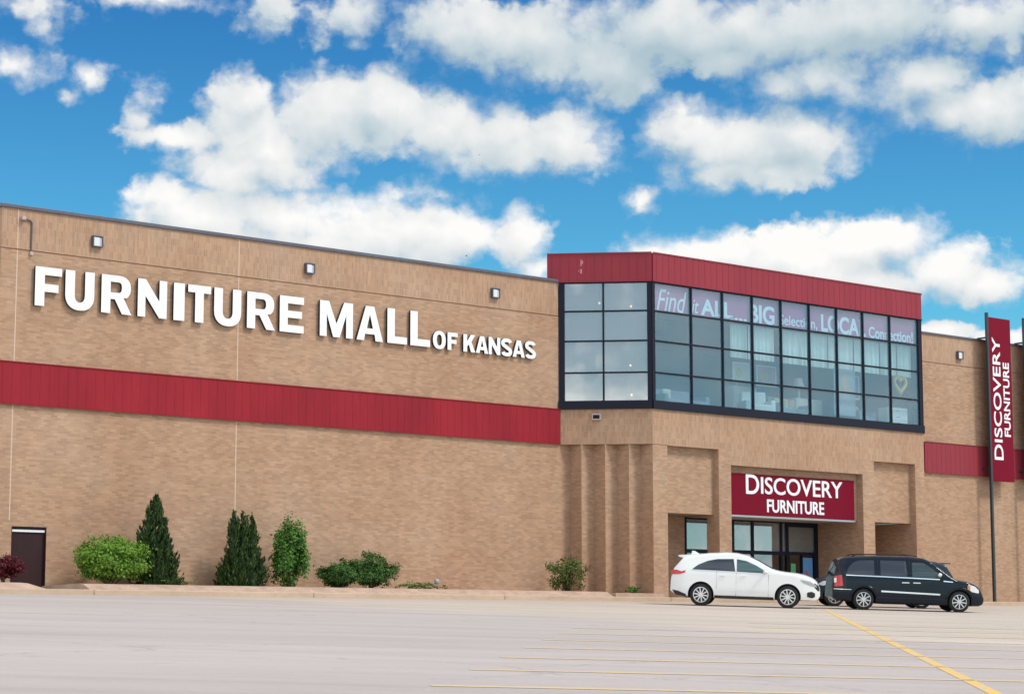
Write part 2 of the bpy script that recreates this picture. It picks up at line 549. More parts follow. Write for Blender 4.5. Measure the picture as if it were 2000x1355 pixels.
def glyph_loops(ch, w, h):
    """heavy grotesque capitals drawn at their real size"""
    q = h / 1.165
    s, b = 0.31 * q, 0.235 * q
    if h < 0.8:
        s, b = 0.165, 0.135

    def arc(cx, cy, rx, ry, a0, a1, n=14, p=2.3):
        out = []
        for i in range(n + 1):
            a = R(a0 + (a1 - a0) * i / n)
            c, d = math.cos(a), math.sin(a)
            out.append((cx + rx * math.copysign(abs(c) ** (2 / p), c), cy + ry * math.copysign(abs(d) ** (2 / p), d)))
        return out
    if ch == 'I':
        return [[(0, 0), (w, 0), (w, h), (0, h)]]
    if ch == 'L':
        return [[(0, 0), (w, 0), (w, b), (s, b), (s, h), (0, h)]]
    if ch == 'T':
        return [[(w / 2 - s / 2, 0), (w / 2 + s / 2, 0), (w / 2 + s / 2, h - b), (w, h - b), (w, h), (0, h), (0, h - b), (w / 2 - s / 2, h - b)]]
    if ch == 'F':
        y = h * 0.37
        return [[(0, 0), (s, 0), (s, y), (w * 0.88, y), (w * 0.88, y + b), (s, y + b), (s, h - b), (w, h - b), (w, h), (0, h)]]
    if ch == 'E':
        y = h / 2 - b * 0.48
        return [[(0, 0), (w, 0), (w, b), (s, b), (s, y), (w * 0.92, y), (w * 0.92, y + b * 0.96), (s, y + b * 0.96), (s, h - b), (w, h - b), (w, h), (0, h)]]
    if ch == 'U':
        r = h * 0.40
        return [[(0, h)] + arc(w / 2, r, w / 2, r, 180, 360, 22) + [(w, h), (w - s, h)] + arc(w / 2, r, w / 2 - s, r - b, 360, 180, 18) + [(s, h)]]
    if ch == 'N':
        k = s * 0.86
        return [[(0, 0), (k, 0), (k, h * 0.56), (w - k, 0), (w, 0), (w, h), (w - k, h), (w - k, h * 0.44), (k, h), (0, h)]]
    if ch == 'M':
        k = s * 0.88
        return [[(0, 0), (k, 0), (k, h * 0.64), (w / 2 - s * 0.42, 0), (w / 2 + s * 0.42, 0), (w - k, h * 0.64), (w - k, 0), (w, 0), (w, h), (w - k * 1.32, h), (w / 2, h * 0.38), (k * 1.32, h), (0, h)]]
    if ch == 'A':
        t, ap = s * 0.56, h * 0.76
        y0, y1 = h * 0.19, h * 0.19 + b * 0.82

        def xi(y):
            return s * 1.0 + (w / 2 - s * 1.0) * y / ap
        return [[(0, 0), (s, 0), (xi(y0) - 0.02 * w, y0), (w - xi(y0) + 0.02 * w, y0), (w - s, 0), (w, 0), (w / 2 + t, h), (w / 2 - t, h)],
                [(xi(y1), y1), (w - xi(y1), y1), (w / 2, ap)]]
    if ch == 'R':
        y0 = h * 0.375
        cy = (h + y0) / 2
        ry = (h - y0) / 2
        rx = w * 0.40
        out = [(0, 0), (s, 0), (s, y0), (w * 0.44, y0), (w - s * 1.06, 0), (w, 0), (w * 0.73, h * 0.425)]
        out += arc(w * 0.965 - rx, cy, rx, ry, -52, 90, 16) + [(0, h)]
        hb = b * 0.86
        hole = [(s, y0 + hb), (w * 0.52, y0 + hb)] + arc(w * 0.965 - rx, cy, rx - s, ry - hb, -70, 70, 10) + [(w * 0.52, h - hb), (s, h - hb)]
        return [out, hole]
    if ch == 'O':
        return [arc(w / 2, h / 2, w / 2, h / 2, 0, 360, 40)[:-1], arc(w / 2, h / 2, w / 2 - s, h / 2 - b * 0.9, 0, 360, 30)[:-1]]
    if ch == 'K':
        return [[(0, 0), (s, 0), (s, h * 0.30), (w * 0.45, h * 0.44), (w - s * 1.2, 0), (w, 0), (w * 0.66, h * 0.585), (w * 0.98, h), (w * 0.98 - s * 1.2, h), (s, h * 0.60), (s, h), (0, h)]]
    if ch == 'S':
        hb, hs = b * 0.46, s * 0.46
        c = arc(w / 2, h * 0.735, w / 2 - hs, h * 0.265 - hb, 12, 232, 18) + arc(w / 2, h * 0.268, w / 2 - hs, h * 0.268 - hb, 52, -168, 18)
        L, Q = [], []
        for i in range(len(c)):
            a, d = Vector(c[max(i - 1, 0)]), Vector(c[min(i + 1, len(c) - 1)])
            tt = (d - a).normalized()
            nn = Vector((-tt.y, tt.x))
            k = hb + (hs - hb) * abs(tt.y)
            L.append((c[i][0] + nn.x * k, c[i][1] + nn.y * k))
            Q.append((c[i][0] - nn.x * k, c[i][1] - nn.y * k))
        return [L + Q[::-1]]


def glyph_mesh(ch, w, h):
    cu = bpy.data.curves.new('lettering', 'CURVE')
    cu.dimensions, cu.fill_mode, cu.extrude = '2D', 'BOTH', 0.05
    for lp in glyph_loops(ch, w, h):
        sp = cu.splines.new('POLY')
        sp.points.add(len(lp) - 1)
        for p, (x, y) in zip(sp.points, lp):
            p.co = (x, y, 0, 1)
        sp.use_cyclic_u = True
    ob = bpy.data.objects.new('lettering', cu)
    COL.objects.link(ob)
    dg = bpy.context.evaluated_depsgraph_get()
    me = bpy.data.meshes.new_from_object(ob.evaluated_get(dg))
    bpy.data.objects.remove(ob)
    bpy.data.curves.remove(cu)
    return me


def place_text(name, body, parent, m, org, ux, uz, w, h, thick=0.01, back=None, offset=0.0, shear=0.0, spacing=1.0, glyph=None):
    """letters filling a w x h box: org is the lower left corner, ux / uz the writing and up directions"""
    me = glyph_mesh(body, *glyph) if glyph else text_mesh(body, offset, shear, spacing, 0.5)
    n = len(me.vertices)
    co = np.empty(n * 3)
    me.vertices.foreach_get('co', co)
    co = co.reshape(-1, 3)
    mn, mx = co.min(0), co.max(0)
    ux, uz = Vector(ux).normalized(), Vector(uz).normalized()
    nn = ux.cross(uz)
    a = (co[:, 0] - mn[0]) / (mx[0] - mn[0]) * w
    b = (co[:, 1] - mn[1]) / (mx[1] - mn[1]) * h
    c = (co[:, 2] - mn[2]) / (mx[2] - mn[2]) * thick
    out = np.outer(a, ux) + np.outer(b, uz) + np.outer(c, nn) + np.array(org)
    me.vertices.foreach_set('co', out.ravel())
    me.materials.clear()
    me.materials.append(m)
    me.update()
    if back is not None:
        me.materials.append(back)
        for p in me.polygons:
            if p.normal.dot(nn) < 0.7:
                p.material_index = 1
    o = bpy.data.objects.new(name, me)
    COL.objects.link(o)
    o.parent = parent
    return o


# ------------------------------------------------------------------ the ground
KY, KZ, SLOPE = -3.2, -0.27, 0.0417            # kerb line, height there, fall of the lot away from it


def lot_z(y):
    return KZ + SLOPE * (y - KY)


def asphalt():
    m = mat('pale_worn_pavement', (0.45, 0.42, 0.41), 0.92, spec=0.2)
    t, b = tree_of(m)
    geo = t.node('ShaderNodeNewGeometry')
    P = geo.outputs['Position']
    a = t.vec('DOT_PRODUCT', P, (0.765, -0.643, 0.0))
    c = t.vec('DOT_PRODUCT', P, (0.643, 0.765, 0.0))
    streak = t.noise(t.comb(t.math('MULTIPLY', a, 0.06), t.math('MULTIPLY', c, 0.55), 0.0), 1.0, 6.0, 0.62)
    patch = t.noise(t.comb(t.math('MULTIPLY', a, 0.10), t.math('MULTIPLY', c, 0.13), 4.0), 1.0, 4.0, 0.55)
    fine = t.noise(P, 9.0, 4.0, 0.7)
    grit = t.noise(P, 60.0, 2.0, 0.7)
    # warm concrete apron in front of the entrance and along the kerb
    x, y, z = t.sep(P)
    edge = t.math('ADD', x, t.math('MULTIPLY', t.math('SUBTRACT', patch, 0.5), 7.0))
    apr = t.remap(edge, 2.6, 5.2, 0.0, 1.0, True)
    base = t.mix(apr, (0.442, 0.380, 0.364, 1.0), (0.505, 0.424, 0.37, 1.0))
    k = t.math('ADD', t.remap(streak, 0.25, 0.75, 0.86, 1.10), t.remap(patch, 0.3, 0.7, -0.06, 0.06))
    k = t.math('ADD', k, t.remap(fine, 0.25, 0.75, -0.05, 0.05))
    k = t.math('ADD', k, t.remap(grit, 0.25, 0.75, -0.035, 0.035))
    # thin dark tyre and joint lines
    lines = t.noise(t.comb(t.math('MULTIPLY', a, 0.035), t.math('MULTIPLY', c, 0.42), 9.0), 1.0, 2.0, 0.4)
    ridge = t.math('ABSOLUTE', t.math('SUBTRACT', lines, 0.5))
    k = t.math('SUBTRACT', k, t.remap(ridge, 0.0, 0.030, 0.045, 0.0))
    vor = t.node('ShaderNodeTexVoronoi', feature='DISTANCE_TO_EDGE', voronoi_dimensions='2D')
    wob = t.vec('MULTIPLY', t.vec('SUBTRACT', t.noise(P, 0.6, 5.0, 0.6, col=True), (0.5, 0.5, 0.5)), (2.5, 2.5, 0.0))
    t.put(vor.inputs['Vector'], t.vec('ADD', P, wob))
    vor.inputs['Scale'].default_value = 0.16
    k = t.math('SUBTRACT', k, t.math('MULTIPLY', t.remap(vor.outputs['Distance'], 0.0, 0.012, 0.22, 0.0), t.remap(patch, 0.42, 0.58, 0.0, 1.0)))
    oil = t.noise(P, 0.75, 4.0, 0.65)
    k = t.math('SUBTRACT', k, t.remap(oil, 0.62, 0.75, 0.0, 0.16))
    col = t.mix(1.0, base, t.comb(k, k, k), 'MULTIPLY')
    t.l.new(col, b.inputs['Base Color'])
    bp = t.node('ShaderNodeBump')
    bp.inputs['Strength'].default_value = 0.3
    bp.inputs['Distance'].default_value = 0.01
    t.put(bp.inputs['Height'], grit)
    t.l.new(bp.outputs[0], b.inputs['Normal'])
    return m


PAVE = asphalt()
mb = MB()
xs = [-900, -200, -60, -30, 0, 30, 60, 100, 300, 900]
ys = [-900, -300, -120, -80, -60, -40, -20, -10, KY + 0.02]
vs = [(x, y, lot_z(y)) for y in ys for x in xs]
n = len(xs)
mb.add(vs, [(j * n + i, j * n + i + 1, (j + 1) * n + i + 1, (j + 1) * n + i) for j in range(len(ys) - 1) for i in range(n - 1)], PAVE)
tag(mb.build('parking_lot'), kind='structure')

# level ground behind the kerb, under and round the building
mb = MB()
mb.quad((-900, KY + 0.02, lot_z(KY) - 0.35), (900, KY + 0.02, lot_z(KY) - 0.35), (900, 900, -0.65), (-900, 900, -0.65), CONC)
tag(mb.build('ground'), kind='structure')

# kerb, with the cut for the side door
mb = MB()
for x0, x1 in ((-60, 1.55), (1.56, 9.0), (9.01, 16.5), (16.51, 24.0), (24.01, 31.5), (31.51, 39.0), (39.01, 46.5), (46.51, 110)):
    mb.box(x0, x1, KY, KY + 0.32, KZ - 0.3, -0.115, KERB)
tag(mb.build('kerb', bevel=0.025), kind='structure')


def paint(name, color, fade):
    m = mat(name, color, 0.8)
    t, b = tree_of(m)
    geo = t.node('ShaderNodeNewGeometry')
    nz = t.noise(geo.outputs['Position'], 5.0, 5.0, 0.7)
    f = t.remap(nz, 0.5 - fade, 0.62, 0.0, 1.0)
    c = t.mix(t.math('MULTIPLY', f, 0.85), (*color, 1.0), (0.46, 0.41, 0.38, 1.0))
    t.l.new(c, b.inputs['Base Color'])
    return m


YEL = paint('yellow_line_paint', (0.72, 0.44, 0.085), 0.05)
YELF = paint('faded_line_paint', (0.66, 0.45, 0.21), 0.085)


def stripe(name, x0, y0, x1, y1, wid, m):
    d = Vector((x1 - x0, y1 - y0))
    nrm = Vector((-d.y, d.x)).normalized() * wid / 2
    mb = MB()
    N = 12
    vs = []
    for i in range(N + 1):
        px, py = x0 + d.x * i / N, y0 + d.y * i / N
        for s in (-1, 1):
            qx, qy = px + nrm.x * s, py + nrm.y * s
            vs.append((qx, qy, lot_z(qy) + 0.004))
    mb.add(vs, [(2 * i, 2 * i + 2, 2 * i + 3, 2 * i + 1) for i in range(N)], m)
    return tag(mb.build(name), kind='structure', group='painted parking lines')


stripe('yellow_lane_line', 23.2, -10.95, -28.0, -60.35, 0.16, YEL)
for i in range(9):
    sx, sy = -14.99 + 2.42 * i, -39.76 + 2.37 * i
    if i > 6:
        sx, sy = sx + 3.0, sy - 2.0
    L = 11.5
    stripe('parking_stripe', sx, sy, sx + 0.832 * L, sy - 0.555 * L, 0.26, YELF)

# planting bed: gravel bank rising from the kerb, level against the wall
mb = MB()
bank = [(KY + 0.30, -0.30), (KY + 0.32, -0.13), (KY + 0.75, 0.045), (KY + 1.05, 0.07), (0.0, 0.03), (0.0, -0.35)]


def bank_piece(x0, x1, slope0=0.0, slope1=0.0):
    n = len(bank)
    vs = [(x0 + slope0 * max(0, z + 0.13), y, z) for y, z in bank] + [(x1 - slope1 * max(0, z + 0.13), y, z) for y, z in bank]
    fs = [(i, (i + 1) % n, n + (i + 1) % n, n + i) for i in range(n)] + [tuple(range(n)), tuple(range(2 * n - 1, n - 1, -1))]
    mb.add(vs, fs, BEDMAT)


bank_piece(-45, 0.32, 0.0, 2.4)
bank_piece(1.62, 21.7)
tag(mb.build('planting_bed'), kind='structure')
mb = MB()
mb.prism([(21.7, KY + 0.32), (24.0, KY + 0.32), (23.98, -2.38), (21.7, -0.1)], -0.3, 0.02, BEDMAT)
tag(mb.build('planting_bed_end'), kind='structure')
mb = MB()
mb.box(0.55, 1.6, KY + 0.32, 0.30, -0.6, -0.17, CONC)
tag(mb.build('door_path'), kind='structure')
mb = MB()
mb.box(24.02, 42.0, KY + 0.32, -0.05, -0.6, -0.125, CONC)
mb.box(42.0, 110, KY + 0.32, -0.02, -0.6, -0.115, CONC)
tag(mb.build('sidewalk'), kind='structure')

# ------------------------------------------------------------------ the store building
B = thing('department_store', 'large tan brick two storey store with red metal bands and a projecting glazed entrance bay', 'building')
TOP, GRV, BT, BB = 11.08, 9.84, 6.5, 5.28
K = 2.4
CX = 23.95           # front corner of the bay
RX = 38.8            # right end of the bay front

mb = MB()
# courses below and above the recessed joint, around the side door
mb.box(0, 0.60, 0, 0.4, -0.6, GRV - 0.02, BRICK)
mb.box(0.60, 1.72, 0, 0.4, 1.74, GRV - 0.02, BRICK)
mb.box(1.72, 22.19, 0, 0.4, -0.6, GRV - 0.02, BRICK)
mb.box(0.03, 22.0, 0.035, 0.4, GRV - 0.02, GRV + 0.02, BRICK)
mb.box(0, 0.4, 0.4, 40, -0.6, GRV - 0.02, BRICK)
mb.build('main_wall', B)
mb = MB()
mb.box(0, 21.65, 0.0, 0.4, GRV + 0.02, TOP - 0.03, BRICKV)
mb.box(0, 0.4, 0.4, 40, GRV + 0.02, TOP - 0.03, BRICKV)
mb.build('frieze', B)
mb = MB()
mb.box(-0.06, 21.62, -0.06, 0.46, TOP - 0.03, TOP + 0.075, COPING)
mb.box(-0.06, 0.46, 0.46, 40, TOP - 0.03, TOP + 0.075, COPING)
mb.build('coping', B, bevel=0.01)
mb = MB()
mb.box(41.2, 100, 0, 0.4, -0.6, GRV - 0.02, BRICK)
mb.box(41.2, 100, 0.035, 0.4, GRV - 0.02, GRV + 0.02, BRICK)
mb.build('side_wall', B)
mb = MB()
mb.box(40.5, 100, 0.0, 0.4, GRV + 0.02, TOP - 0.06, BRICKV)
mb.build('frieze', B)
mb = MB()
mb.box(40.2, 100, -0.06, 0.46, TOP - 0.06, TOP + 0.02, COPING)
mb.build('coping', B, bevel=0.01)
mb = MB()
mb.box(0.41, 100, 0.47, 60, TOP - 0.75, TOP - 0.4, ROOFM)
mb.build('roof', B)


def ribbed(mb, x0, x1, y, z0, z1, m, step=0.305, rib=0.005):
    mb.box(x0, x1, y, y + 0.06, z0, z1, m)
    x = x0 + step * 0.5
    while x < x1 - 0.05:
        mb.box(x - 0.012, x + 0.012, y - rib, y - 0.0005, z0 + 0.004, z1 - 0.004, m)
        x += step
    mb.box(x0, x1, y - 0.03, y - 0.003, z1 + 0.001, z1 + 0.02, m)
    mb.box(x0, x1, y - 0.03, y - 0.003, z0 - 0.02, z0 - 0.001, m)


mb = MB()
ribbed(mb, -0.02, 21.68, -0.07, BB, BT, RED)
mb.build('red_band', B)
mb = MB()
ribbed(mb, 41.75, 100, -0.07, BB - 0.05, 6.48, RED2)
mb.build('red_band', B)

# pale sealant joints in the main wall
for x in (8.2, 0.52):
    mb = MB()
    mb.box(x - 0.017, x + 0.017, -0.003, 0.1, (-0.05 if x > 1 else 1.9), BB - 0.02, JOINT)
    mb.box(x - 0.017, x + 0.017, -0.003, 0.1, BT + 0.02, GRV - 0.021, JOINT)
    mb.box(x - 0.017, x + 0.017, -0.003, 0.1, GRV + 0.021, TOP - 0.04, JOINT)
    mb.build('expansion_joint', B)

# side door
mb = MB()
mb.box(0.621, 1.699, 0.10, 0.15, -0.35, 1.699, BROWN)
d = mb.build('door', B)
mb = MB()
mb.box(0.60, 0.62, 0.0, 0.2, -0.4, 1.74, BROWN)
mb.box(1.70, 1.72, 0.0, 0.2, -0.4, 1.74, BROWN)
mb.box(0.62, 1.70, 0.0, 0.2, 1.70, 1.74, BROWN)
mb.build('frame', d)
mb = MB()
mb.box(0.625, 1.695, 0.05, 0.098, 1.585, 1.655, WHITE)
mb.build('light_strip', d)
mb = MB()
mb.tube([(0.74, 0.10, 0.55), (0.74, 0.05, 0.55), (0.86, 0.05, 0.55)], 0.012, STEEL)
mb.build('handle', d)

# stepped brick corner under the chamfered side of the bay
mb = MB()
poly = [(22.19, 0.39)]
xi, yi = [22.19, 22.777, 23.363, 23.95], [0.0, -0.6, -1.2, -1.8, -2.4]
pts = [(22.19, 0.0)]
for i in range(4):
    pts.append((xi[i], yi[i + 1]))
    if i < 3:
        pts.append((xi[i + 1], yi[i + 1]))
poly = pts + [(24.66, -2.4), (24.66, -1.86), (24.4, -1.86), (24.4, 0.39), (22.19, 0.39)]
mb.prism(poly, -0.6, 5.255, BRICK)
mb.build('stepped_corner', B)

# bay spandrel above the portal: upright brick
mb = MB()
FA, FB = (21.66, 0.0), (CX, -K)
FR = (RX + 2.4, 0.0)
sp = [FA, FB, (RX, -K), FR, (FR[0], 0.4), (FA[0], 0.4)]
mb.prism([FA, FB, (CX + 0.4, -K + 0.38), (22.2, 0.39), (21.66, 0.39)], 5.26, 6.5, BRICKV)
mb.prism([FB, (RX, -K), (RX - 0.1, -K + 0.4), (CX + 0.405, -K + 0.4)], 5.24, 6.5, BRICKV)
mb.prism([(RX, -K), FR, (FR[0] - 0.4, 0.39), (RX - 0.09, -K + 0.4)], 5.24, 6.5, BRICKV)
mb.build('spandrel', B)
mb = MB()
mb.prism([(RX, -K), (RX + 2.4, 0), (RX + 2.0, 0.39), (RX - 0.09, -K + 0.4)], -0.6, 5.24, BRICK)
mb.build('bay_corner', B)

# portal front: columns, lintels, recessed panels
Z0 = -0.4
YF, YR = -K, -K + 0.25       # front face, recessed face
mb = MB()
mb.box(24.661, 27.24, YR, YR + 0.3, 2.88, 5.235, BRICK)
mb.build('recessed_panel', B)
mb = MB()
mb.box(35.76, 38.24, YR, YR + 0.3, 2.91, 5.235, BRICK)
mb.build('recessed_panel', B)
for x0, x1 in ((27.24, 27.87), (35.1, 35.76), (38.24, RX - 0.001)):
    mb = MB()
    mb.box(x0, x1, YF, YF + 0.62, Z0, 5.238, BRICK)
    mb.build('column', B)
mb = MB()
mb.box(27.871, 35.099, YF + 0.001, YF + 0.55, 4.70, 5.238, BRICKV)
mb.box(27.871, 35.099, YR + 0.05, YF + 0.58, 2.93, 4.697, BRICK)
mb.build('portal_lintel', B)
# soffits
mb = MB()
mb.box(24.42, 27.9, -1.84, 0.0, 2.95, 3.1, SOFFIT)
mb.box(27.9, 35.1, -1.81, 0.0, 2.9, 3.1, SOFFIT)
mb.box(35.1, 38.3, -1.84, 0.0, 2.95, 3.1, SOFFIT)
mb.build('soffit', B)
# colonnade inner walls
for bx_ in ((24.41, 27.86, 0.0, 0.2, 2.94), (29.12, 30.33, 0.0, 0.2, 2.94), (35.1, 41.0, 0.0, 0.2, 2.94), (35.101, 35.5, -1.775, -0.001, 2.9), (38.241, 38.7, -1.775, -0.001, 2.94)):
    MB().box(*bx_[:4], Z0, bx_[4], BRICK).build('portal_inner_wall', B)

# ground floor glazing: (x0, x1, z0, z1, frame style)
mb = MB()
f = MB()
for (a, b_) in ((27.86, 27.92), (29.06, 29.12)):
    f.box(a, b_, -0.04, 0.08, 0.2, 2.9, DARKFRAME)
f.box(27.92, 29.06, -0.04, 0.08, 1.60, 1.74, DARKFRAME)
f.box(27.92, 29.06, -0.04, 0.08, 2.84, 2.9, DARKFRAME)
f.box(27.92, 29.06, -0.04, 0.08, 0.2, 0.3, DARKFRAME)
w = f.build('window', B)
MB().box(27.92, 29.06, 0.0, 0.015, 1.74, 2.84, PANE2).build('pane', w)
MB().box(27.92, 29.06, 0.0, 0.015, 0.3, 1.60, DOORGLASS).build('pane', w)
f = MB()
for x in (30.33, 31.40, 32.98):
    f.box(x, x + 0.10, -0.05, 0.09, Z0, 2.9, DARKFRAME)
f.box(30.33, 33.3, -0.045, 0.085, 1.62, 1.76, DARKFRAME)
f.box(30.33, 33.3, -0.045, 0.085, 2.84, 2.895, DARKFRAME)
w = f.build('window', B)
for x0, x1 in ((30.43, 31.40), (31.5, 32.98), (33.08, 33.3)):
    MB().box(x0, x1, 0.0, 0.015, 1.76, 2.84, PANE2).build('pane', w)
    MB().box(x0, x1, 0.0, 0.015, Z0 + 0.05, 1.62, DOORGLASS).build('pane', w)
f = MB()
f.box(33.3, 33.42, -0.06, 0.09, Z0, 2.9, DARKFRAME)
f.box(34.92, 35.099, -0.06, 0.09, Z0, 2.9, DARKFRAME)
f.box(33.42, 34.92, -0.06, 0.09, 2.72, 2.9, DARKFRAME)
f.box(33.42, 34.92, -0.06, 0.09, 1.64, 1.76, DARKFRAME)
for x in (33.42, 34.16, 34.86):
    f.box(x, x + 0.06, -0.05, 0.07, Z0 + 0.02, 1.64, DARKFRAME)
f.box(33.48, 34.86, -0.05, 0.07, Z0 + 0.02, Z0 + 0.2, DARKFRAME)
dd = f.build('entrance_door', B)
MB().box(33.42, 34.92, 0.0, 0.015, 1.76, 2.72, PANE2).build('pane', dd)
MB().box(33.48, 34.16, 0.0, 0.015, Z0 + 0.2, 1.64, DOORGLASS).build('pane', dd)
MB().box(34.22, 34.86, 0.0, 0.015, Z0 + 0.2, 1.64, DOORGLASS).build('pane', dd)
for x in (34.12, 34.26):
    m_ = MB()
    m_.tube([(x, -0.05, 0.5), (x, -0.12, 0.5), (x, -0.12, 0.95), (x, -0.05, 0.95)], 0.014, STEEL)
    m_.build('handle', dd)
# dim room behind the doors
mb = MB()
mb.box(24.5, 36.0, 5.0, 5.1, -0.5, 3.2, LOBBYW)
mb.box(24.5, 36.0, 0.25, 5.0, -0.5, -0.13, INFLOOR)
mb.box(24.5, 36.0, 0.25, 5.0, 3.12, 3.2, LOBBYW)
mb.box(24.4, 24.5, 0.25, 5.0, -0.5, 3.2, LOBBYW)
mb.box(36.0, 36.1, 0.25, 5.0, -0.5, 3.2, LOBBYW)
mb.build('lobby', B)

# ------------------------------------------------------------------ glazed upper bay
ZR = [11.0, 10.0, 8.93, 7.80, 6.80]          # transom heights
u45 = Vector((CX - FA[0], -K, 0)).normalized()
n45 = Vector((-u45.y, u45.x, 0)) * -1         # outward
if n45.y > 0:
    n45 = -n45
LEN45 = math.hypot(CX - FA[0], K)
M45 = Matrix(((u45.x, -n45.x, 0, FA[0]), (u45.y, -n45.y, 0, 0), (0, 0, 1, 0), (0, 0, 0, 1)))   # local x along the facet, y inward


def bay_face(M, length, posts, heavy, glassm, gname, strip):
    """heavy: (x0, x1) of thick posts; posts: thin mullion centres"""
    f = MB()
    for a, b in heavy:
        f.box(a, b, -0.03, 0.12, ZR[4], ZR[0] + 0.06, DARKFRAME, M)
    for x in posts:
        f.box(x - 0.032, x + 0.032, -0.02, 0.12, ZR[4], ZR[0] + 0.06, DARKFRAME, M)
    edges = []
    cols = sorted([(a, b) for a, b in heavy] + [(x - 0.032, x + 0.032) for x in posts])
    for (a, b), (c, d) in zip(cols[:-1], cols[1:]):
        edges.append((b, c))
    for x0, x1 in edges:
        for z in ZR[1:4]:
            f.box(x0, x1, -0.012, 0.11, z - 0.028, z + 0.028, DARKFRAME, M)
        f.box(x0, x1, -0.012, 0.11, ZR[0], ZR[0] + 0.06, DARKFRAME, M)
    f.box(0.0, length, -0.07, 0.2, 6.5, ZR[4] - 0.002, DARKFRAME, M)
    w = f.build(gname, B)
    for x0, x1 in edges:
        for i in range(4):
            zt = ZR[i] - (0.0 if i == 0 else 0.028)
            zb = ZR[i + 1] + (0.028 if i < 3 else 0.0)
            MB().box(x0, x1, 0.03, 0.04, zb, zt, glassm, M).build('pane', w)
    return w


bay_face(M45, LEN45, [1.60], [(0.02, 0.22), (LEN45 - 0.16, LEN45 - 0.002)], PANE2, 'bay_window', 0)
MF = Matrix.Translation((CX, -K, 0))
posts = [x - CX for x in (25.93, 27.54, 29.11, 30.66, 32.22, 33.78, 35.3, 36.9)]
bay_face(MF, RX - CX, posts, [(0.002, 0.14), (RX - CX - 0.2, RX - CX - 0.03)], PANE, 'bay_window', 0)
MR = Matrix(((u45.x, 0, 0, 0), (0, 1, 0, 0), (0, 0, 1, 0), (0, 0, 0, 1)))
ur, nr = Vector((1, 1, 0)).normalized(), Vector((1, -1, 0)).normalized()
MRt = Matrix(((ur.x, -nr.x, 0, RX), (ur.y, -nr.y, 0, -K), (0, 0, 1, 0), (0, 0, 0, 1)))
bay_face(MRt, 3.39, [1.75], [(0.0, 0.16), (3.2, 3.37)], PANE2, 'bay_window', 0)

# red fascia of the bay with standing seams
mb = MB()


def ribbed_M(mb, x0, x1, z0, z1, m, M, step=0.305):
    mb.box(x0, x1, -0.05, 0.25, z0, z1, m, M)
    x = x0 + step * 0.6
    while x < x1 - 0.05:
        mb.box(x - 0.013, x + 0.013, -0.0565, -0.0505, z0 + 0.004, z1 - 0.004, m, M)
        x += step
    mb.box(x0, x1, -0.085, -0.053, z1 + 0.001, z1 + 0.03, m, M)
    mb.box(x0, x1, -0.08, -0.053, z0 - 0.025, z0 - 0.001, m, M)


ribbed_M(mb, -0.40, LEN45 + 0.02, 11.065, 12.07, RED2, M45)
mb.build('fascia', B)
mb = MB()
ribbed_M(mb, 0.035, RX - CX - 0.01, 11.067, 12.068, RED2, MF)
mb.build('fascia', B)
mb = MB()
ribbed_M(mb, 0.06, 3.9, 11.063, 12.066, RED2, MRt)
mb.build('fascia', B)
mb = MB()
mb.prism([(22.1, 0.4), (CX + 0.1, -K + 0.3), (RX - 0.1, -K + 0.3), (RX + 2.1, 0.4), (RX + 2.1, 8), (21.9, 8), (21.9, 0.46)], 11.056, 11.12, ROOFM)
mb.build('roof', B)

# showroom behind the bay glass
mb = MB()
mb.prism([(21.9, 0.05), (CX + 0.1, -K + 0.25), (RX - 0.1, -K + 0.25), (RX + 2.0, 0.05), (RX + 2.0, 6.9), (21.9, 6.9)], 6.52, 6.62, INFLOOR)
mb.prism([(21.9, 0.05), (CX + 0.1, -K + 0.25), (RX - 0.1, -K + 0.25), (RX + 2.0, 0.05), (RX + 2.0, 6.9), (21.9, 6.9)], 11.0, 11.05, INCEIL)
mb.box(21.8, RX + 2.1, 6.9, 7.0, 6.5, 11.05, INWALL)
mb.box(21.7, 21.85, 0.45, 6.9, 6.5, 11.05, INWALL)
mb.box(RX + 2.05, RX + 2.15, 0.45, 6.9, 6.5, 11.05, INWALL)
mb.build('showroom', B)

# ------------------------------------------------------------------ signs
S = thing('storefront_sign', 'big white raised letters FURNITURE MALL OF KANSAS on the long brick wall', 'sign', (1.05, -0.02, 8.2))
sx0, sz0 = 1.05, 8.2
ys = -0.04
for ch, x0, x1, z0, z1 in (
        ('F', 1.06, 1.93, 8.22, 9.385), ('U', 2.05, 3.02, 8.2, 9.385), ('R', 3.26, 4.30, 8.22, 9.385), ('N', 4.51, 5.53, 8.22, 9.385),
        ('I', 5.77, 6.16, 8.22, 9.385), ('T', 6.28, 7.11, 8.22, 9.385), ('U', 7.23, 8.23, 8.2, 9.385), ('R', 8.45, 9.51, 8.22, 9.385),
        ('E', 9.69, 10.62, 8.22, 9.385), ('M', 11.25, 12.57, 8.22, 9.385), ('A', 12.72, 13.80, 8.22, 9.37), ('L', 13.98, 14.80, 8.22, 9.385),
        ('L', 14.94, 15.78, 8.22, 9.385), ('O', 15.91, 16.46, 8.19, 8.81), ('F', 16.54, 16.98, 8.2, 8.8), ('K', 17.23, 17.76, 8.2, 8.8),
        ('A', 17.78, 18.33, 8.2, 8.79), ('N', 18.35, 18.87, 8.2, 8.8), ('S', 18.91, 19.41, 8.19, 8.81), ('A', 19.43, 19.99, 8.2, 8.79),
        ('S', 20.0, 20.5, 8.19, 8.81)):
    big = z1 > 9
    o = place_text('letter', ch, S, LETTER, (x0 - sx0, ys + 0.02, z0 - sz0), (1, 0, 0), (0, 0, 1), x1 - x0, z1 - z0,
                   0.085 if big else 0.075, BLACK, glyph=(x1 - x0, z1 - z0))

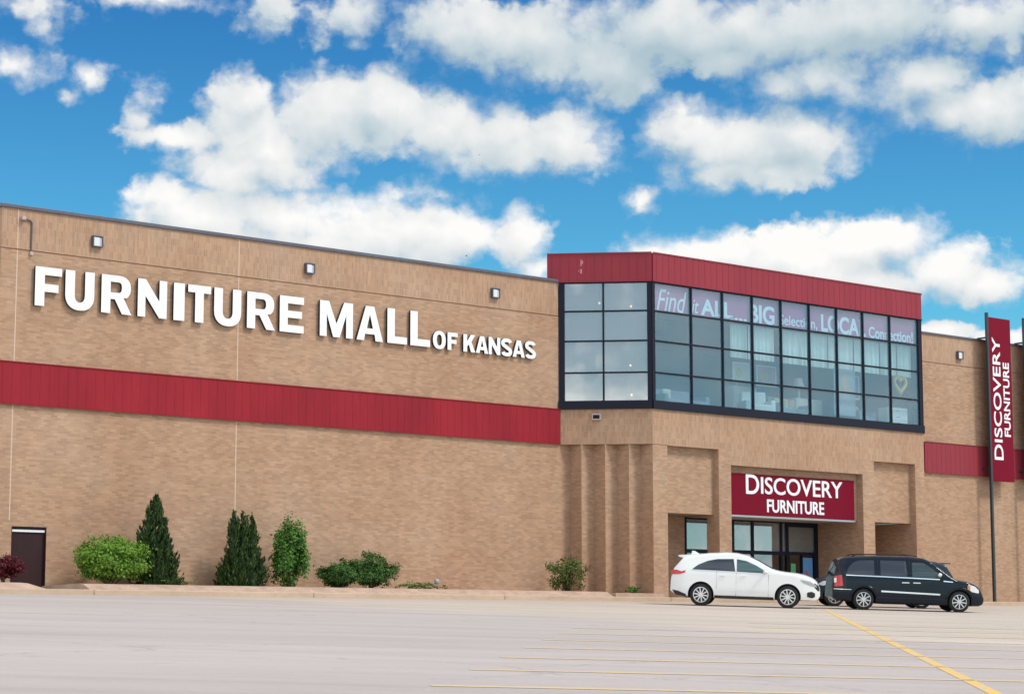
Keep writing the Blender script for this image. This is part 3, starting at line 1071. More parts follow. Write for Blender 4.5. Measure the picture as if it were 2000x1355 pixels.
P_ = thing('entrance_sign', 'dark red board reading DISCOVERY FURNITURE above the entrance doors', 'sign', (31.4, YR, 2.93))
mb = MB()
mb.box(27.872 - 31.4, 34.86 - 31.4, -0.02, 0.045, 0.0, 1.52, SIGNRED)
mb.build('board', P_, bevel=0.01)
mb = MB()
mb.box(27.872 - 31.4, 34.9 - 31.4, -0.03, 0.045, -0.075, -0.005, STEEL)
mb.build('bottom_trim', P_)


def avant(name, body, parent, org, ux, uz, w, h, offset, thick=0.02):
    return place_text(name, body, parent, WHITE, org, ux, uz, w, h, thick, None, offset)


ox, oz = 31.4, 2.93
avant('lettering', 'D', P_, (28.86 - ox, -0.022, 3.71 - oz), (1, 0, 0), (0, 0, 1), 0.70, 0.72, 0.012)
avant('lettering', 'ISCOVERY', P_, (29.66 - ox, -0.022, 3.735 - oz), (1, 0, 0), (0, 0, 1), 34.16 - 29.66, 0.63, 0.012)
avant('lettering', 'FURNITURE', P_, (29.97 - ox, -0.022, 3.07 - oz), (1, 0, 0), (0, 0, 1), 33.1 - 29.97, 0.48, 0.022)

V_ = thing('blade_sign', 'tall dark red banner sign reading DISCOVERY FURNITURE sideways on a pole by the wall', 'sign', (45.53, -0.5, -0.115), group='tall banner signs')
mb = MB()
mb.box(-0.055, 0.055, -0.055, 0.055, 0, 12.3, POLE)
mb.box(-0.05, 0.05, 0.055, 0.5, 11.2, 11.26, POLE)
mb.box(-0.05, 0.05, 0.055, 0.5, 5.6, 5.66, POLE)
mb.build('pole', V_)
mb = MB()
mb.box(0.056, 1.55, -0.05, 0.05, 5.13, 12.12, SIGNRED)
mb.build('panel', V_, bevel=0.008)
avant('lettering', 'D', V_, (0.80, -0.052, 6.03), (0, 0, 1), (-1, 0, 0), 0.66, 0.60, 0.012)
avant('lettering', 'ISCOVERY', V_, (0.77, -0.052, 6.78), (0, 0, 1), (-1, 0, 0), 4.48, 0.53, 0.012)
avant('lettering', 'FURNITURE', V_, (1.36, -0.052, 7.05), (0, 0, 1), (-1, 0, 0), 3.18, 0.42, 0.02)
V2 = copy_tree(V_)
V2.location.x += 2.58
tag(V2, 'tall red banner sign on a pole, mostly cut off by the right edge')

# ------------------------------------------------------------------ wall fittings
FLENS = mat('floodlight_lens', (0.70, 0.72, 0.75), 0.2)
FGREY = mat('floodlight_reflector', (0.50, 0.50, 0.53), 0.3)
for i, (x, z, lab) in enumerate(((3.11, 10.36, 'square wall floodlight above the letters F and U, nearest the left end of the wall'),
                                 (10.87, 10.38, 'square wall floodlight above the gap between FURNITURE and MALL'),
                                 (18.69, 10.36, 'square wall floodlight above the word KANSAS'),
                                 (44.22, 10.28, 'square wall floodlight between the glazed bay and the tall red banner'))):
    if i == 0:
        L0 = thing('wall_floodlight', lab, 'light', (x, -0.002, z), group='square floodlights along the top of the brick wall')
        s = 0.17
        mb = MB()
        for a in ((-s, s, -s, -s + 0.03), (-s, s, s - 0.03, s), (-s, -s + 0.03, -s + 0.03, s - 0.03), (s - 0.03, s, -s + 0.03, s - 0.03)):
            mb.box(a[0], a[1], -0.13, 0.0, a[2], a[3], COPING)
        mb.box(-s + 0.05, s - 0.05, -0.03, 0.0, -s + 0.05, s - 0.05, COPING)
        mb.build('frame', L0)
        MB().box(-s + 0.03, 0.05, -0.115, -0.031, -s + 0.03, s - 0.05, FLENS).build('lens', L0)
        MB().box(0.05, s - 0.03, -0.10, -0.031, -s + 0.03, s - 0.05, FGREY).build('reflector', L0)
    else:
        c = copy_tree(L0)
        c.location = (x, -0.002, z)
        tag(c, lab)
cd = thing('wall_conduit', 'thin bent pipe with pale fittings near the upper left corner of the wall', 'pipe', (0.95, -0.03, 9.75))
mb = MB()
mb.tube([(0, 0, 0.05), (0, 0, 0.93), (-0.05, 0, 0.98), (-0.25, -0.02, 1.02)], 0.022, COPING)
mb.build('pipe', cd)
mb = MB()
mb.box(-0.38, -0.24, -0.12, 0.03, 0.96, 1.07, PALE)
mb.build('lamp_head', cd, bevel=0.02)
MB().box(-0.05, 0.05, -0.05, 0.03, -0.05, 0.06, PALE).build('junction_box', cd, bevel=0.01)
vt = thing('wall_vent', 'small dark louvred vent under the left side of the glazed bay', 'vent', (22.55, -1.0, 6.22))
vt.rotation_euler = (0, 0, math.atan2(u45.y, u45.x))
mb = MB()
for a in ((-0.16, 0.16, -0.11, -0.07), (-0.16, 0.16, 0.07, 0.11), (-0.16, -0.12, -0.07, 0.07), (0.12, 0.16, -0.07, 0.07)):
    mb.box(a[0], a[1], -0.07, 0.1, a[2], a[3], PALE)
mb.build('frame', vt)
mb = MB()
mb.box(-0.12, 0.12, 0.02, 0.09, -0.07, 0.07, BLACK)
for z in (-0.04, 0.0, 0.04):
    mb.box(-0.12, 0.12, -0.05, 0.015, z - 0.006, z + 0.006, BLACK)
mb.build('louvre', vt)
pk = mat('pale_scraped_paint', (0.52, 0.22, 0.24), 0.7)
mb = MB()
for x_, z0_, z1_, w_ in ((0.80, 11.62, 11.86, 0.035), (0.84, 11.70, 11.82, 0.05), (0.79, 11.36, 11.52, 0.06), (0.72, 11.42, 11.47, 0.03)):
    mb.box(x_, x_ + w_, -0.052, -0.0505 - 0.001 * x_, z0_, z1_, pk, M45)
mb.build('scraped_paint', B)

# ------------------------------------------------------------------ inside the bay
bn = thing('window_banner', 'mauve banner with white slogan lettering along the top panes of the glazed bay', 'banner', (CX + 0.2, -K + 0.12, 10.03))
bx, by, bz = CX + 0.2, -K + 0.12, 10.03
mb = MB()
mb.box(0.0, RX - CX - 0.45, 0.012, 0.02, 0.0, 0.95, BANNER)
mb.build('cloth', bn)
for body, x0, x1, z0, z1, off, sh in (('Find', 24.33, 25.82, 10.07, 10.84, 0.0, 0.32), ('it', 26.08, 26.44, 10.12, 10.62, 0.004, 0.3), ('ALL', 26.54, 28.2, 10.10, 10.69, 0.03, 0),
                                      ('....', 28.05, 28.95, 10.07, 10.16, 0.03, 0), ('BIG', 29.08, 30.43, 10.06, 10.76, 0.03, 0), ('Selection,', 30.72, 32.81, 10.07, 10.52, 0.01, 0),
                                      ('LOCAL', 33.03, 35.6, 10.07, 10.75, 0.03, 0), ('Connection!', 35.79, 38.45, 10.07, 10.52, 0.02, 0)):
    place_text('lettering', body, bn, WHITE, (x0 - bx, 0.009, z0 - bz), (1, 0, 0), (0, 0, 1), x1 - x0, z1 - z0, 0.006, None, off, sh)

cu = thing('curtain_row', 'row of white curtains hanging behind the middle panes of the bay', 'curtain', (28.3, -2.05, 8.72))
mb = MB()
random.seed(3)
x = 0.0
while x < 9.9:
    wd = random.uniform(0.7, 1.5)
    vs, N = [], 24
    for i in range(N + 1):
        px = x + wd * i / N
        py = 0.05 * math.sin(i * 1.7) + 0.02 * random.random()
        vs += [(px, py, 0.0 + 0.12 * random.random() * 0), (px, py, 1.24)]
    mb.add(vs, [(2 * i, 2 * i + 2, 2 * i + 3, 2 * i + 1) for i in range(N)], CURTAIN)
    x += wd + random.choice((0.06, 0.10, 0.4))
mb.build('cloth', cu)
MB().tube([(-0.1, 0, 1.26), (10.1, 0, 1.26)], 0.02, STEEL).build('rail', cu)

BULB = mat('lit_bulb', (1, 0.9, 0.7), 0.5, emit=(1.0, 0.66, 0.28), es=3.0)
for k, (x, y, z, lab) in enumerate(((22.95, -0.75, 10.35, 'small lit pendant bulb in the top left pane of the bay side'),
                                    (23.75, -1.55, 10.22, 'small lit pendant bulb in the top right pane of the bay side'),
                                    (23.75, -1.5, 8.10, 'small lit bulb standing in for a ceiling light reflection in the third row of the bay side'),
                                    (23.8, -1.5, 7.05, 'small lit bulb standing in for a ceiling light reflection in the bottom row of the bay side'))):
    p = thing('lamp_and_reflection', lab, 'lamp', (x, y, z), group='lit bulbs behind the bay side glass')  # lower two bulbs are added in place of ceiling light reflections
    mb = MB()
    mb.lathe([(0.001, -0.045), (0.028, -0.03), (0.04, 0.0), (0.028, 0.03), (0.001, 0.045)], BULB, 12)
    mb.build('bulb', p, smooth=True)
    MB().tube([(0, 0, 0.045), (0, 0, 10.98 - z)], 0.006, BLACK, 6).build('cord', p)
cl = thing('hanging_lampshade', 'dark drum lampshade hanging behind the second row of the bay front', 'lamp', (24.72, -1.95, 9.50))
mb = MB()
sh_m = weathered('dark_shade', (0.022, 0.024, 0.016), 0.9, 0.3, 4.0, spec=0.1)
mb.lathe([(0.30, -0.20), (0.36, -0.05), (0.36, 0.10), (0.30, 0.2), (0.02, 0.22)], sh_m, 20)
mb.build('shade', cl, smooth=True)
MB().tube([(0, 0, 0.2), (0, 0, 1.43)], 0.008, BLACK, 6).build('cord', cl)

CREAM = mat('cream_fabric', (0.66, 0.64, 0.54), 0.9)
LINEN = mat('white_linen', (0.80, 0.80, 0.76), 0.9)
GREYF = mat('grey_fabric', (0.25, 0.28, 0.33), 0.9)
WOOD = weathered('pale_wood', (0.36, 0.22, 0.12), 0.6, 0.2, 3.0)
YELF2 = mat('yellow_cushion', (0.66, 0.46, 0.14), 0.9)
PINKF = mat('pink_cushion', (0.60, 0.34, 0.30), 0.9)


def sofa(label, x, y, w, m, rz=0.0, high=0.85, cushions=()):
    s = thing('sofa', label, 'sofa', (x, y - 0.45, 6.62), rz)
    MB().box(-w / 2, w / 2, -0.45, 0.45, 0.12, 0.45, m).build('seat', s, bevel=0.06)
    MB().box(-w / 2, w / 2, 0.28, 0.5, 0.45, high, m).build('backrest', s, bevel=0.06)
    for q in (-1, 1):
        MB().box(q * w / 2 - 0.1, q * w / 2 + 0.1, -0.45, 0.45, 0.1, 0.62, m).build('armrest', s, bevel=0.05)
        MB().box(q * (w / 2 - 0.08) - 0.03, q * (w / 2 - 0.08) + 0.03, -0.4, 0.4, 0.0, 0.1, WOOD).build('leg', s)
    for (cx_, m2) in cushions:
        MB().box(cx_ - 0.22, cx_ + 0.22, 0.1, 0.25, 0.46, 0.86, m2).build('cushion', s, bevel=0.07)
    return s


def lamp(label, x, y, z, hh=0.6):
    s = thing('table_lamp', label, 'lamp', (x, y - 0.9, z))
    MB().lathe([(0.001, 0.0), (0.10, 0.0), (0.10, 0.02), (0.03, 0.05), (0.06, 0.18), (0.02, 0.32), (0.015, hh)], CREAM, 16).build('base', s, smooth=True)
    MB().lathe([(0.22, hh - 0.28), (0.13, hh + 0.05)], LINEN, 20).build('shade', s, smooth=True)


def chest(label, x, y, w, h, m):
    s = thing('dresser', label, 'dresser', (x, y - (0.45 if y < -1 else 0.9), 6.62))
    MB().box(-w / 2, w / 2, -0.25, 0.25, 0.06, h, m).build('body', s, bevel=0.01)
    nd = 3
    for i in range(nd):
        z0 = 0.1 + (h - 0.14) * i / nd
        dr = MB().box(-w / 2 + 0.03, w / 2 - 0.03, -0.27, -0.251, z0 + 0.015, z0 + (h - 0.14) / nd - 0.015, m).build('drawer', s)
        MB().tube([(-0.1, -0.285, z0 + 0.15), (0.1, -0.285, z0 + 0.15)], 0.012, STEEL, 6).build('handle', dr)
    return s


sofa('white armchair behind the bottom pane below BIG', 30.05, -1.2, 1.0, LINEN, R(-25), 1.0)
sofa('cream sofa with yellow and pink cushions behind the bottom panes', 31.9, -1.05, 1.7, GREYF, R(8), 0.9, ((-0.45, YELF2), (0.05, YELF2), (0.5, PINKF)))
chest('white dresser behind the bottom right corner pane', 37.75, -1.3, 1.2, 0.85, LINEN)
chest('pale wooden dresser holding a lamp behind the middle of the bay', 33.3, -0.2, 1.5, 0.95, CREAM)
lamp('white shaded table lamp on the pale wooden dresser', 33.0, -0.2, 7.57, 0.75)
chest('narrow white dresser far behind the third row of panes', 30.9, 0.9, 1.3, 1.35, LINEN)
lamp('white table lamp on the narrow white dresser', 30.7, 0.9, 7.97, 0.6)
sofa('grey sofa behind the bottom panes beside the lampshade', 26.6, -0.6, 2.1, GREYF, 0.0, 0.85, ((-0.5, CREAM),))
sofa('grey armchair behind the bottom pane left of the white dresser', 36.0, -1.0, 1.1, GREYF, R(12), 0.9, ((0.1, PINKF),))
ps = thing('portrait_poster', 'poster of a person with long fair hair behind the seventh column of panes', 'poster', (34.5, -2.1, 6.95))
MB().box(-0.62, 0.62, -0.01, 0.01, 0.0, 1.8, mat('poster_grey', (0.34, 0.38, 0.44), 0.6)).build('board', ps)


def disc(mb, cx, cz, rx, rz, y, m, n=20, rot=0.0):
    vs = []
    for k in range(n):
        a = 2 * math.pi * k / n
        px, pz = rx * math.cos(a), rz * math.sin(a)
        vs.append((cx + px * math.cos(rot) - pz * math.sin(rot), y, cz + px * math.sin(rot) + pz * math.cos(rot)))
    mb.add(vs, [tuple(range(n))], m)


mb = MB()
HAIR = mat('print_hair', (0.50, 0.38, 0.24), 0.7)
SKIN = mat('print_skin', (0.62, 0.38, 0.29), 0.7)
disc(mb, 0.05, 1.28, 0.27, 0.36, -0.012, HAIR)
disc(mb, 0.22, 0.98, 0.12, 0.38, -0.0125, HAIR)
disc(mb, 0.0, 1.22, 0.17, 0.24, -0.014, SKIN)
disc(mb, -0.38, 0.88, 0.10, 0.26, -0.0135, SKIN, rot=-0.5)
disc(mb, -0.02, 0.72, 0.34, 0.22, -0.013, mat('print_cloth', (0.46, 0.42, 0.44), 0.7))
mb.build('print', ps)
hw = thing('heart_wreath', 'yellow heart shaped wreath behind the third row pane at the right end', 'wreath', (37.75, -2.15, 8.4))
hp = []
for k in range(33):
    a = 2 * math.pi * k / 32
    hp.append((0.022 * 16 * math.sin(a) ** 3, 0, 0.022 * (13 * math.cos(a) - 5 * math.cos(2 * a) - 2 * math.cos(3 * a) - math.cos(4 * a))))
MB().tube(hp, 0.075, mat('yellow_flowers', (0.62, 0.42, 0.10), 0.9), 8, False).build('ring', hw, smooth=True)
MB().tube([(0, 0, 0.2), (0, 0, 2.58)], 0.005, STEEL, 6).build('wire', hw)

for k, (x, y, w_, z_, h_, m2, lab) in enumerate(((29.6, -1.3, 0.9, 7.95, 0.75, CREAM, 'cream framed picture in the third row of panes, leftmost of three'),
                                              (31.4, -0.9, 1.1, 7.95, 0.8, PINKF, 'reddish framed picture in the third row of panes'),
                                              (36.0, -1.2, 0.8, 7.75, 0.95, GREYF, 'grey framed picture right of the portrait poster'))):
    fr = thing('framed_picture', lab, 'picture', (x, y, z_))
    f = MB()
    for q in ((-w_ / 2, -w_ / 2 + 0.06, 0, h_), (w_ / 2 - 0.06, w_ / 2, 0, h_), (-w_ / 2 + 0.06, w_ / 2 - 0.06, 0, 0.06), (-w_ / 2 + 0.06, w_ / 2 - 0.06, h_ - 0.06, h_)):
        f.box(q[0], q[1], -0.02, 0.02, q[2], q[3], LINEN)
    f.build('frame', fr)
    f = MB()
    f.box(-w_ / 2 + 0.06, w_ / 2 - 0.06, -0.005, 0.015, 0.06, h_ - 0.06, m2)
    disc(f, -w_ * 0.1, h_ * 0.45, w_ * 0.2, h_ * 0.25, -0.008, YELF2, rot=0.4)
    f.build('print', fr)
    MB().tube([(0, 0, h_), (0, 0, 10.98 - z_)], 0.005, STEEL, 6).build('wire', fr)

# entrance posters
pst = thing('blue_poster', 'tall blue notice with a red mark on the right entrance door', 'poster', (34.5, -0.012, 0.35))
MB().box(-0.30, 0.30, -0.006, 0.006, 0.0, 1.2, mat('poster_blue', (0.13, 0.36, 0.72), 0.5)).build('sheet', pst)
mb = MB()
disc(mb, -0.05, 0.62, 0.07, 0.13, -0.0085, mat('poster_red', (0.62, 0.12, 0.16), 0.5), rot=0.5)
disc(mb, 0.04, 0.5, 0.05, 0.10, -0.009, mat('poster_red'), rot=-0.5)
mb.build('print', pst)
gst = thing('green_notice', 'small green and blue notice on the left entrance door', 'poster', (33.7, -0.012, 0.95))
MB().box(-0.13, 0.13, -0.006, 0.006, 0.0, 0.36, mat('poster_green', (0.16, 0.50, 0.08), 0.5)).build('sheet', gst)
MB().box(-0.07, 0.07, -0.009, -0.0065, 0.08, 0.26, mat('poster_cyan', (0.08, 0.36, 0.55), 0.5)).build('print', gst)

# ------------------------------------------------------------------ plants


def leaf_mat(name, dark, light, trans=0.25):
    m = mat(name, dark, 0.6, spec=0.3)
    t, b = tree_of(m)
    geo = t.node('ShaderNodeNewGeometry')
    c = t.ramp(geo.outputs['Random Per Island'], [(0.0, dark), (0.55, tuple((a + b_) / 2 for a, b_ in zip(dark, light))), (1.0, light)])
    t.l.new(c, b.inputs['Base Color'])
    out = m.node_tree.nodes['Material Output']
    tl = t.node('ShaderNodeBsdfTranslucent')
    t.l.new(c, tl.inputs[0])
    mx = t.node('ShaderNodeMixShader')
    mx.inputs[0].default_value = trans
    t.l.new(b.outputs[0], mx.inputs[1])
    t.l.new(tl.outputs[0], mx.inputs[2])
    t.l.new(mx.outputs[0], out.inputs[0])
    return m


BARK = weathered('bark', (0.09, 0.06, 0.04), 0.9, 0.3, 6.0)
LEAF_LIME = leaf_mat('lime_leaves', (0.085, 0.20, 0.022), (0.27, 0.46, 0.065), 0.35)
LEAF_DARK = leaf_mat('juniper_needles', (0.012, 0.040, 0.012), (0.075, 0.13, 0.034), 0.2)
LEAF_MID = leaf_mat('green_leaves', (0.035, 0.11, 0.020), (0.15, 0.33, 0.055), 0.3)
LEAF_OLIVE = leaf_mat('olive_leaves', (0.05, 0.08, 0.015), (0.17, 0.21, 0.05))
LEAF_DEEP = leaf_mat('deep_green_leaves', (0.022, 0.070, 0.016), (0.10, 0.22, 0.04))
LEAF_RED = leaf_mat('barberry_leaves', (0.050, 0.004, 0.010), (0.19, 0.018, 0.03), 0.15)
LEAF_WEED = leaf_mat('weed_leaves', (0.06, 0.11, 0.02), (0.22, 0.28, 0.07))


def leaf_quads(cs, ns, ups, L, W):
    """diamond leaves: centres, normals, long directions"""
    n = len(cs)
    ups = ups / np.linalg.norm(ups, axis=1, keepdims=True)
    side = np.cross(ns, ups)
    side /= np.linalg.norm(side, axis=1, keepdims=True) + 1e-9
    L, W = L.reshape(-1, 1), W.reshape(-1, 1)
    v = np.stack([cs - ups * L * 0.5, cs + side * W * 0.5 + ups * L * 0.05, cs + ups * L * 0.5, cs - side * W * 0.5 + ups * L * 0.05], 1).reshape(-1, 3)
    f = np.arange(n * 4).reshape(-1, 4)
    return v, f


def leaf_mesh(name, v, f, m, parent):
    me = bpy.data.meshes.new(name)
    me.vertices.add(len(v))
    me.vertices.foreach_set('co', v.ravel())
    me.loops.add(f.size)
    me.loops.foreach_set('vertex_index', f.ravel())
    me.polygons.add(len(f))
    me.polygons.foreach_set('loop_start', np.arange(0, f.size, 4))
    me.update(calc_edges=True)
    me.validate()
    me.materials.append(m)
    o = bpy.data.objects.new(name, me)
    COL.objects.link(o)
    o.parent = parent
    return o


def bush(name, label, x, y, z, w, h, m, seed, n=5000, leaf=0.075, clumps=70, depth=None, shape='dome', ragged=0.12, group=None, lobes=None, cat='bush', stems=7):
    rs = np.random.RandomState(seed)
    t = thing(name, label, cat, (x, y, z), 0.0, group)
    depth = depth or w * 0.85
    # clump centres on and just inside the outline
    C = []
    while len(C) < clumps:
        d = rs.normal(size=3)
        d /= np.linalg.norm(d)
        r = rs.uniform(0.62, 0.97) if rs.rand() < 0.8 else rs.uniform(0.1, 0.6)
        r *= 1 + rs.normal() * ragged
        px, py, pz = d * r
        if shape == 'dome':
            zz = 0.52 + 0.46 * pz
            k = 1.0 if zz > 0.22 else (0.86 + 0.14 * zz / 0.22)
        elif shape == 'column':
            zz = 0.5 + 0.5 * pz
            k = (1 - abs(pz) ** 3 * 0.4) * (1.0 + 0.22 * math.sin(pz * 5 + seed))
        else:
            zz = 0.45 + 0.5 * pz
            k = 0.75 + 0.35 * zz
        C.append((px * w / 2 * k, py * depth / 2 * k, max(0.04, zz) * h))
    C = np.array(C)
    idx = rs.randint(0, len(C), n)
    sig = np.array([w, depth, h]) * (0.052 if shape != 'column' else 0.075)
    cs = C[idx] + rs.normal(size=(n, 3)) * sig
    cs[:, 2] = np.clip(cs[:, 2], 0.015, None)
    ctr = np.array([0, 0, h * 0.42])
    ns = (cs - ctr) / np.array([w, depth, h])
    ns /= np.linalg.norm(ns, axis=1, keepdims=True) + 1e-6
    ns = ns + rs.normal(size=(n, 3)) * 0.55 + np.array([0, 0, 0.35])
    ns /= np.linalg.norm(ns, axis=1, keepdims=True)
    ups = np.cross(ns, rs.normal(size=(n, 3)))
    L = leaf * rs.uniform(0.7, 1.4, n)
    v, f = leaf_quads(cs, ns, ups, L, L * 0.62)
    leaf_mesh('foliage', v, f, m, t)
    mb = MB()
    for k in range(stems):
        a = 2 * math.pi * k / stems + rs.rand()
        e = C[rs.randint(0, len(C))] * 0.8
        mb.tube([(0.05 * math.cos(a), 0.05 * math.sin(a), -0.05), tuple(e * 0.45 + rs.normal(size=3) * 0.03), tuple(e)], [0.028, 0.016, 0.006], BARK, 6)
    mb.build('stems', t)
    return t


def conifer(label, x, y, z, w, h, seed, peaks, n=5200, base_cut=0.0):
    """upright juniper: sprays that point out and up; peaks = leaders (dx, relative height, relative width)"""
    rs = np.random.RandomState(seed)
    t = thing('juniper_tree', label, 'tree', (x, y, z), 0.0, 'dark junipers against the wall')
    cs, ups, ns = [], [], []
    tot = sum(p[1] * p[2] for p in peaks)
    for dx, hh, ww in peaks:
        H = h * hh
        nb = int(n / 26 * hh * ww / tot)
        for b in range(nb):
            s = rs.rand() ** 1.25
            zz = 0.05 + s * 0.95
            prof = (1 - s) ** 0.72 * (0.66 + 0.40 * min(1, s / 0.24))
            rad = w / 2 * ww * max(prof, 0.03) * rs.uniform(0.75, 1.12)
            a = rs.uniform(0, 2 * math.pi)
            rad *= 1 + 0.20 * math.sin(a * 2 + zz * 11 + seed) * math.sin(zz * 17 + a + seed * 2)
            if rs.rand() < 0.07:
                rad *= 1.22
            d = np.array([math.cos(a), math.sin(a) * 0.9, 0])
            rise = 0.9 + 0.9 * s
            ln = rs.uniform(0.28, 0.46)
            tip = np.array([dx * w * (0.35 + 0.65 * min(1, zz * 1.5)), 0, zz * H]) + d * rad
            up = d * 0.55 + np.array([0, 0, rise])
            up /= np.linalg.norm(up)
            k = 26
            q = rs.rand(k)
            jit = rs.normal(size=(k, 3)) * 0.045
            cs.append(tip - np.outer(q * ln, up) + jit * (0.35 + q)[:, None])
            ups.append(up + rs.normal(size=(k, 3)) * 0.28)
            ns.append(d + rs.normal(size=(k, 3)) * 0.5)
    cs, ups, ns = np.concatenate(cs), np.concatenate(ups), np.concatenate(ns)
    cs[:, 2] = np.clip(cs[:, 2], 0.02, None)
    L = rs.uniform(0.09, 0.18, len(cs))
    v, f = leaf_quads(cs, ns, ups, L, L * 0.33)
    leaf_mesh('crown', v, f, LEAF_DARK, t)
    mb = MB()
    mb.tube([(0, 0, -0.06), (0.01, 0, h * 0.4), (0, 0, h * 0.9)], [0.06, 0.035, 0.008], BARK, 7)
    for k in range(10):
        a, zz = rs.uniform(0, 6.28), rs.uniform(0.15, 0.6) * h
        rr = w * 0.3 * (1 - zz / h)
        mb.tube([(0, 0, zz), (rr * math.cos(a), rr * math.sin(a), zz + 0.25)], [0.018, 0.005], BARK, 5)
    mb.build('trunk', t)
    return t


PZ = 0.05
bush('barberry_bush', 'round dark red bush beside the brown side door', -0.27, -1.3, PZ + 0.05, 1.2, 0.74, LEAF_RED, 1, 6500, 0.055, 90, ragged=0.05)
bush('round_bush', 'large rounded lime green bush left of the pointed juniper', 3.14, -1.35, PZ, 2.16, 1.46, LEAF_LIME, 2, 13000, 0.08, 190, ragged=0.05)
conifer('tall pointed dark juniper beside the lime green bush', 4.72, -1.1, PZ, 1.66, 2.72, 5, [(0.0, 1.0, 0.95), (-0.13, 0.80, 0.78), (0.16, 0.68, 0.86), (0.02, 0.5, 1.2)], 13000)
conifer('broad dark juniper with several tips at the wall joint', 7.80, -1.1, PZ, 1.62, 2.36, 8, [(-0.20, 0.98, 0.72), (0.02, 1.0, 0.8), (0.20, 0.95, 0.62), (0.10, 0.62, 1.1), (-0.12, 0.6, 1.1), (0.0, 0.78, 1.0)], 16000)
bush('columnar_shrub', 'narrow upright bright green shrub right of the broad juniper', 9.47, -1.2, PZ, 1.22, 2.14, LEAF_MID, 11, 7000, 0.09, 84, shape='column', ragged=0.10, cat='shrub')
bush('low_bush', 'smaller left one of two low green bushes growing into each other', 11.3, -1.3, PZ, 1.5, 0.95, LEAF_DEEP, 13, 7500, 0.065, 100, ragged=0.07, group='low green bushes')
bush('low_bush', 'larger right one of two low green bushes growing into each other', 12.52, -1.3, PZ, 1.8, 1.16, LEAF_DEEP, 14, 9500, 0.065, 120, ragged=0.06, group='low green bushes')
bush('open_shrub', 'loose olive green shrub beside the stepped brick corner', 20.88, -1.2, PZ, 1.7, 1.34, LEAF_OLIVE, 17, 3600, 0.07, 60, shape='fan', ragged=0.14, cat='shrub')
bush('small_plant', 'tiny green plant at the foot of the stepped brick corner', 23.15, -2.15, 0.0, 0.85, 0.27, LEAF_MID, 19, 500, 0.06, 24, depth=0.4, ragged=0.1, cat='plant', stems=3)
bush('weed_patch', 'low straggly weeds beside the pair of low green bushes', 14.1, -1.5, PZ, 1.5, 0.27, LEAF_WEED, 23, 900, 0.055, 40, depth=0.6, ragged=0.25, cat='weeds', stems=4)
bush('weed_patch', 'sparse low weeds around the garden light', 15.0, -1.5, PZ, 0.9, 0.20, LEAF_WEED, 24, 320, 0.05, 20, depth=0.5, ragged=0.3, cat='weeds', stems=3)
bush('weed_patch', 'low weeds at the foot of the pointed juniper', 5.15, -1.5, PZ, 1.5, 0.24, LEAF_WEED, 27, 700, 0.055, 40, depth=0.6, ragged=0.25, cat='weeds', stems=4)
gl = thing('garden_light', 'small grey path light standing in the weeds', 'light', (15.15, -1.35, PZ))
MB().tube([(0, 0, -0.05), (0, 0, 0.2)], 0.02, STEEL, 8).build('stake', gl)
MB().lathe([(0.001, 0.20), (0.075, 0.20), (0.085, 0.28), (0.07, 0.36), (0.001, 0.38)], mat('grey_plastic', (0.32, 0.36, 0.38), 0.5), 14).build('head', gl, smooth=True)

# ------------------------------------------------------------------ vehicles
TYRE = mat('tyre_rubber', (0.014, 0.014, 0.015), 0.85)
RIM = mat('alloy_rim', (0.68, 0.70, 0.72), 0.28, metal=0.75)
RIMD = mat('rim_shadow', (0.03, 0.03, 0.032), 0.7)
TRIM = mat('black_trim', (0.012, 0.012, 0.014), 0.55)
CHROME = mat('chrome', (0.85, 0.86, 0.88), 0.12, metal=1.0)
LENSR = mat('red_lamp_lens', (0.55, 0.012, 0.018), 0.15, coat=0.6)
LENSW = mat('clear_lamp_lens', (0.70, 0.72, 0.74), 0.12, coat=0.6)
LENSG = mat('grey_lamp_lens', (0.34, 0.36, 0.40), 0.15, coat=0.6)
LENSA = mat('amber_lens', (0.62, 0.20, 0.06), 0.2, coat=0.4)
SEAT = mat('car_interior', (0.05, 0.05, 0.055), 0.9)
PWHITE = mat('white_car_paint', (0.80, 0.81, 0.82), 0.25, coat=0.6)
PNAVY = mat('navy_car_paint', (0.005, 0.010, 0.020), 0.16, coat=0.3, spec=0.18)
PSLATE = mat('slate_car_paint', (0.012, 0.022, 0.040), 0.3, coat=0.25, spec=0.3)


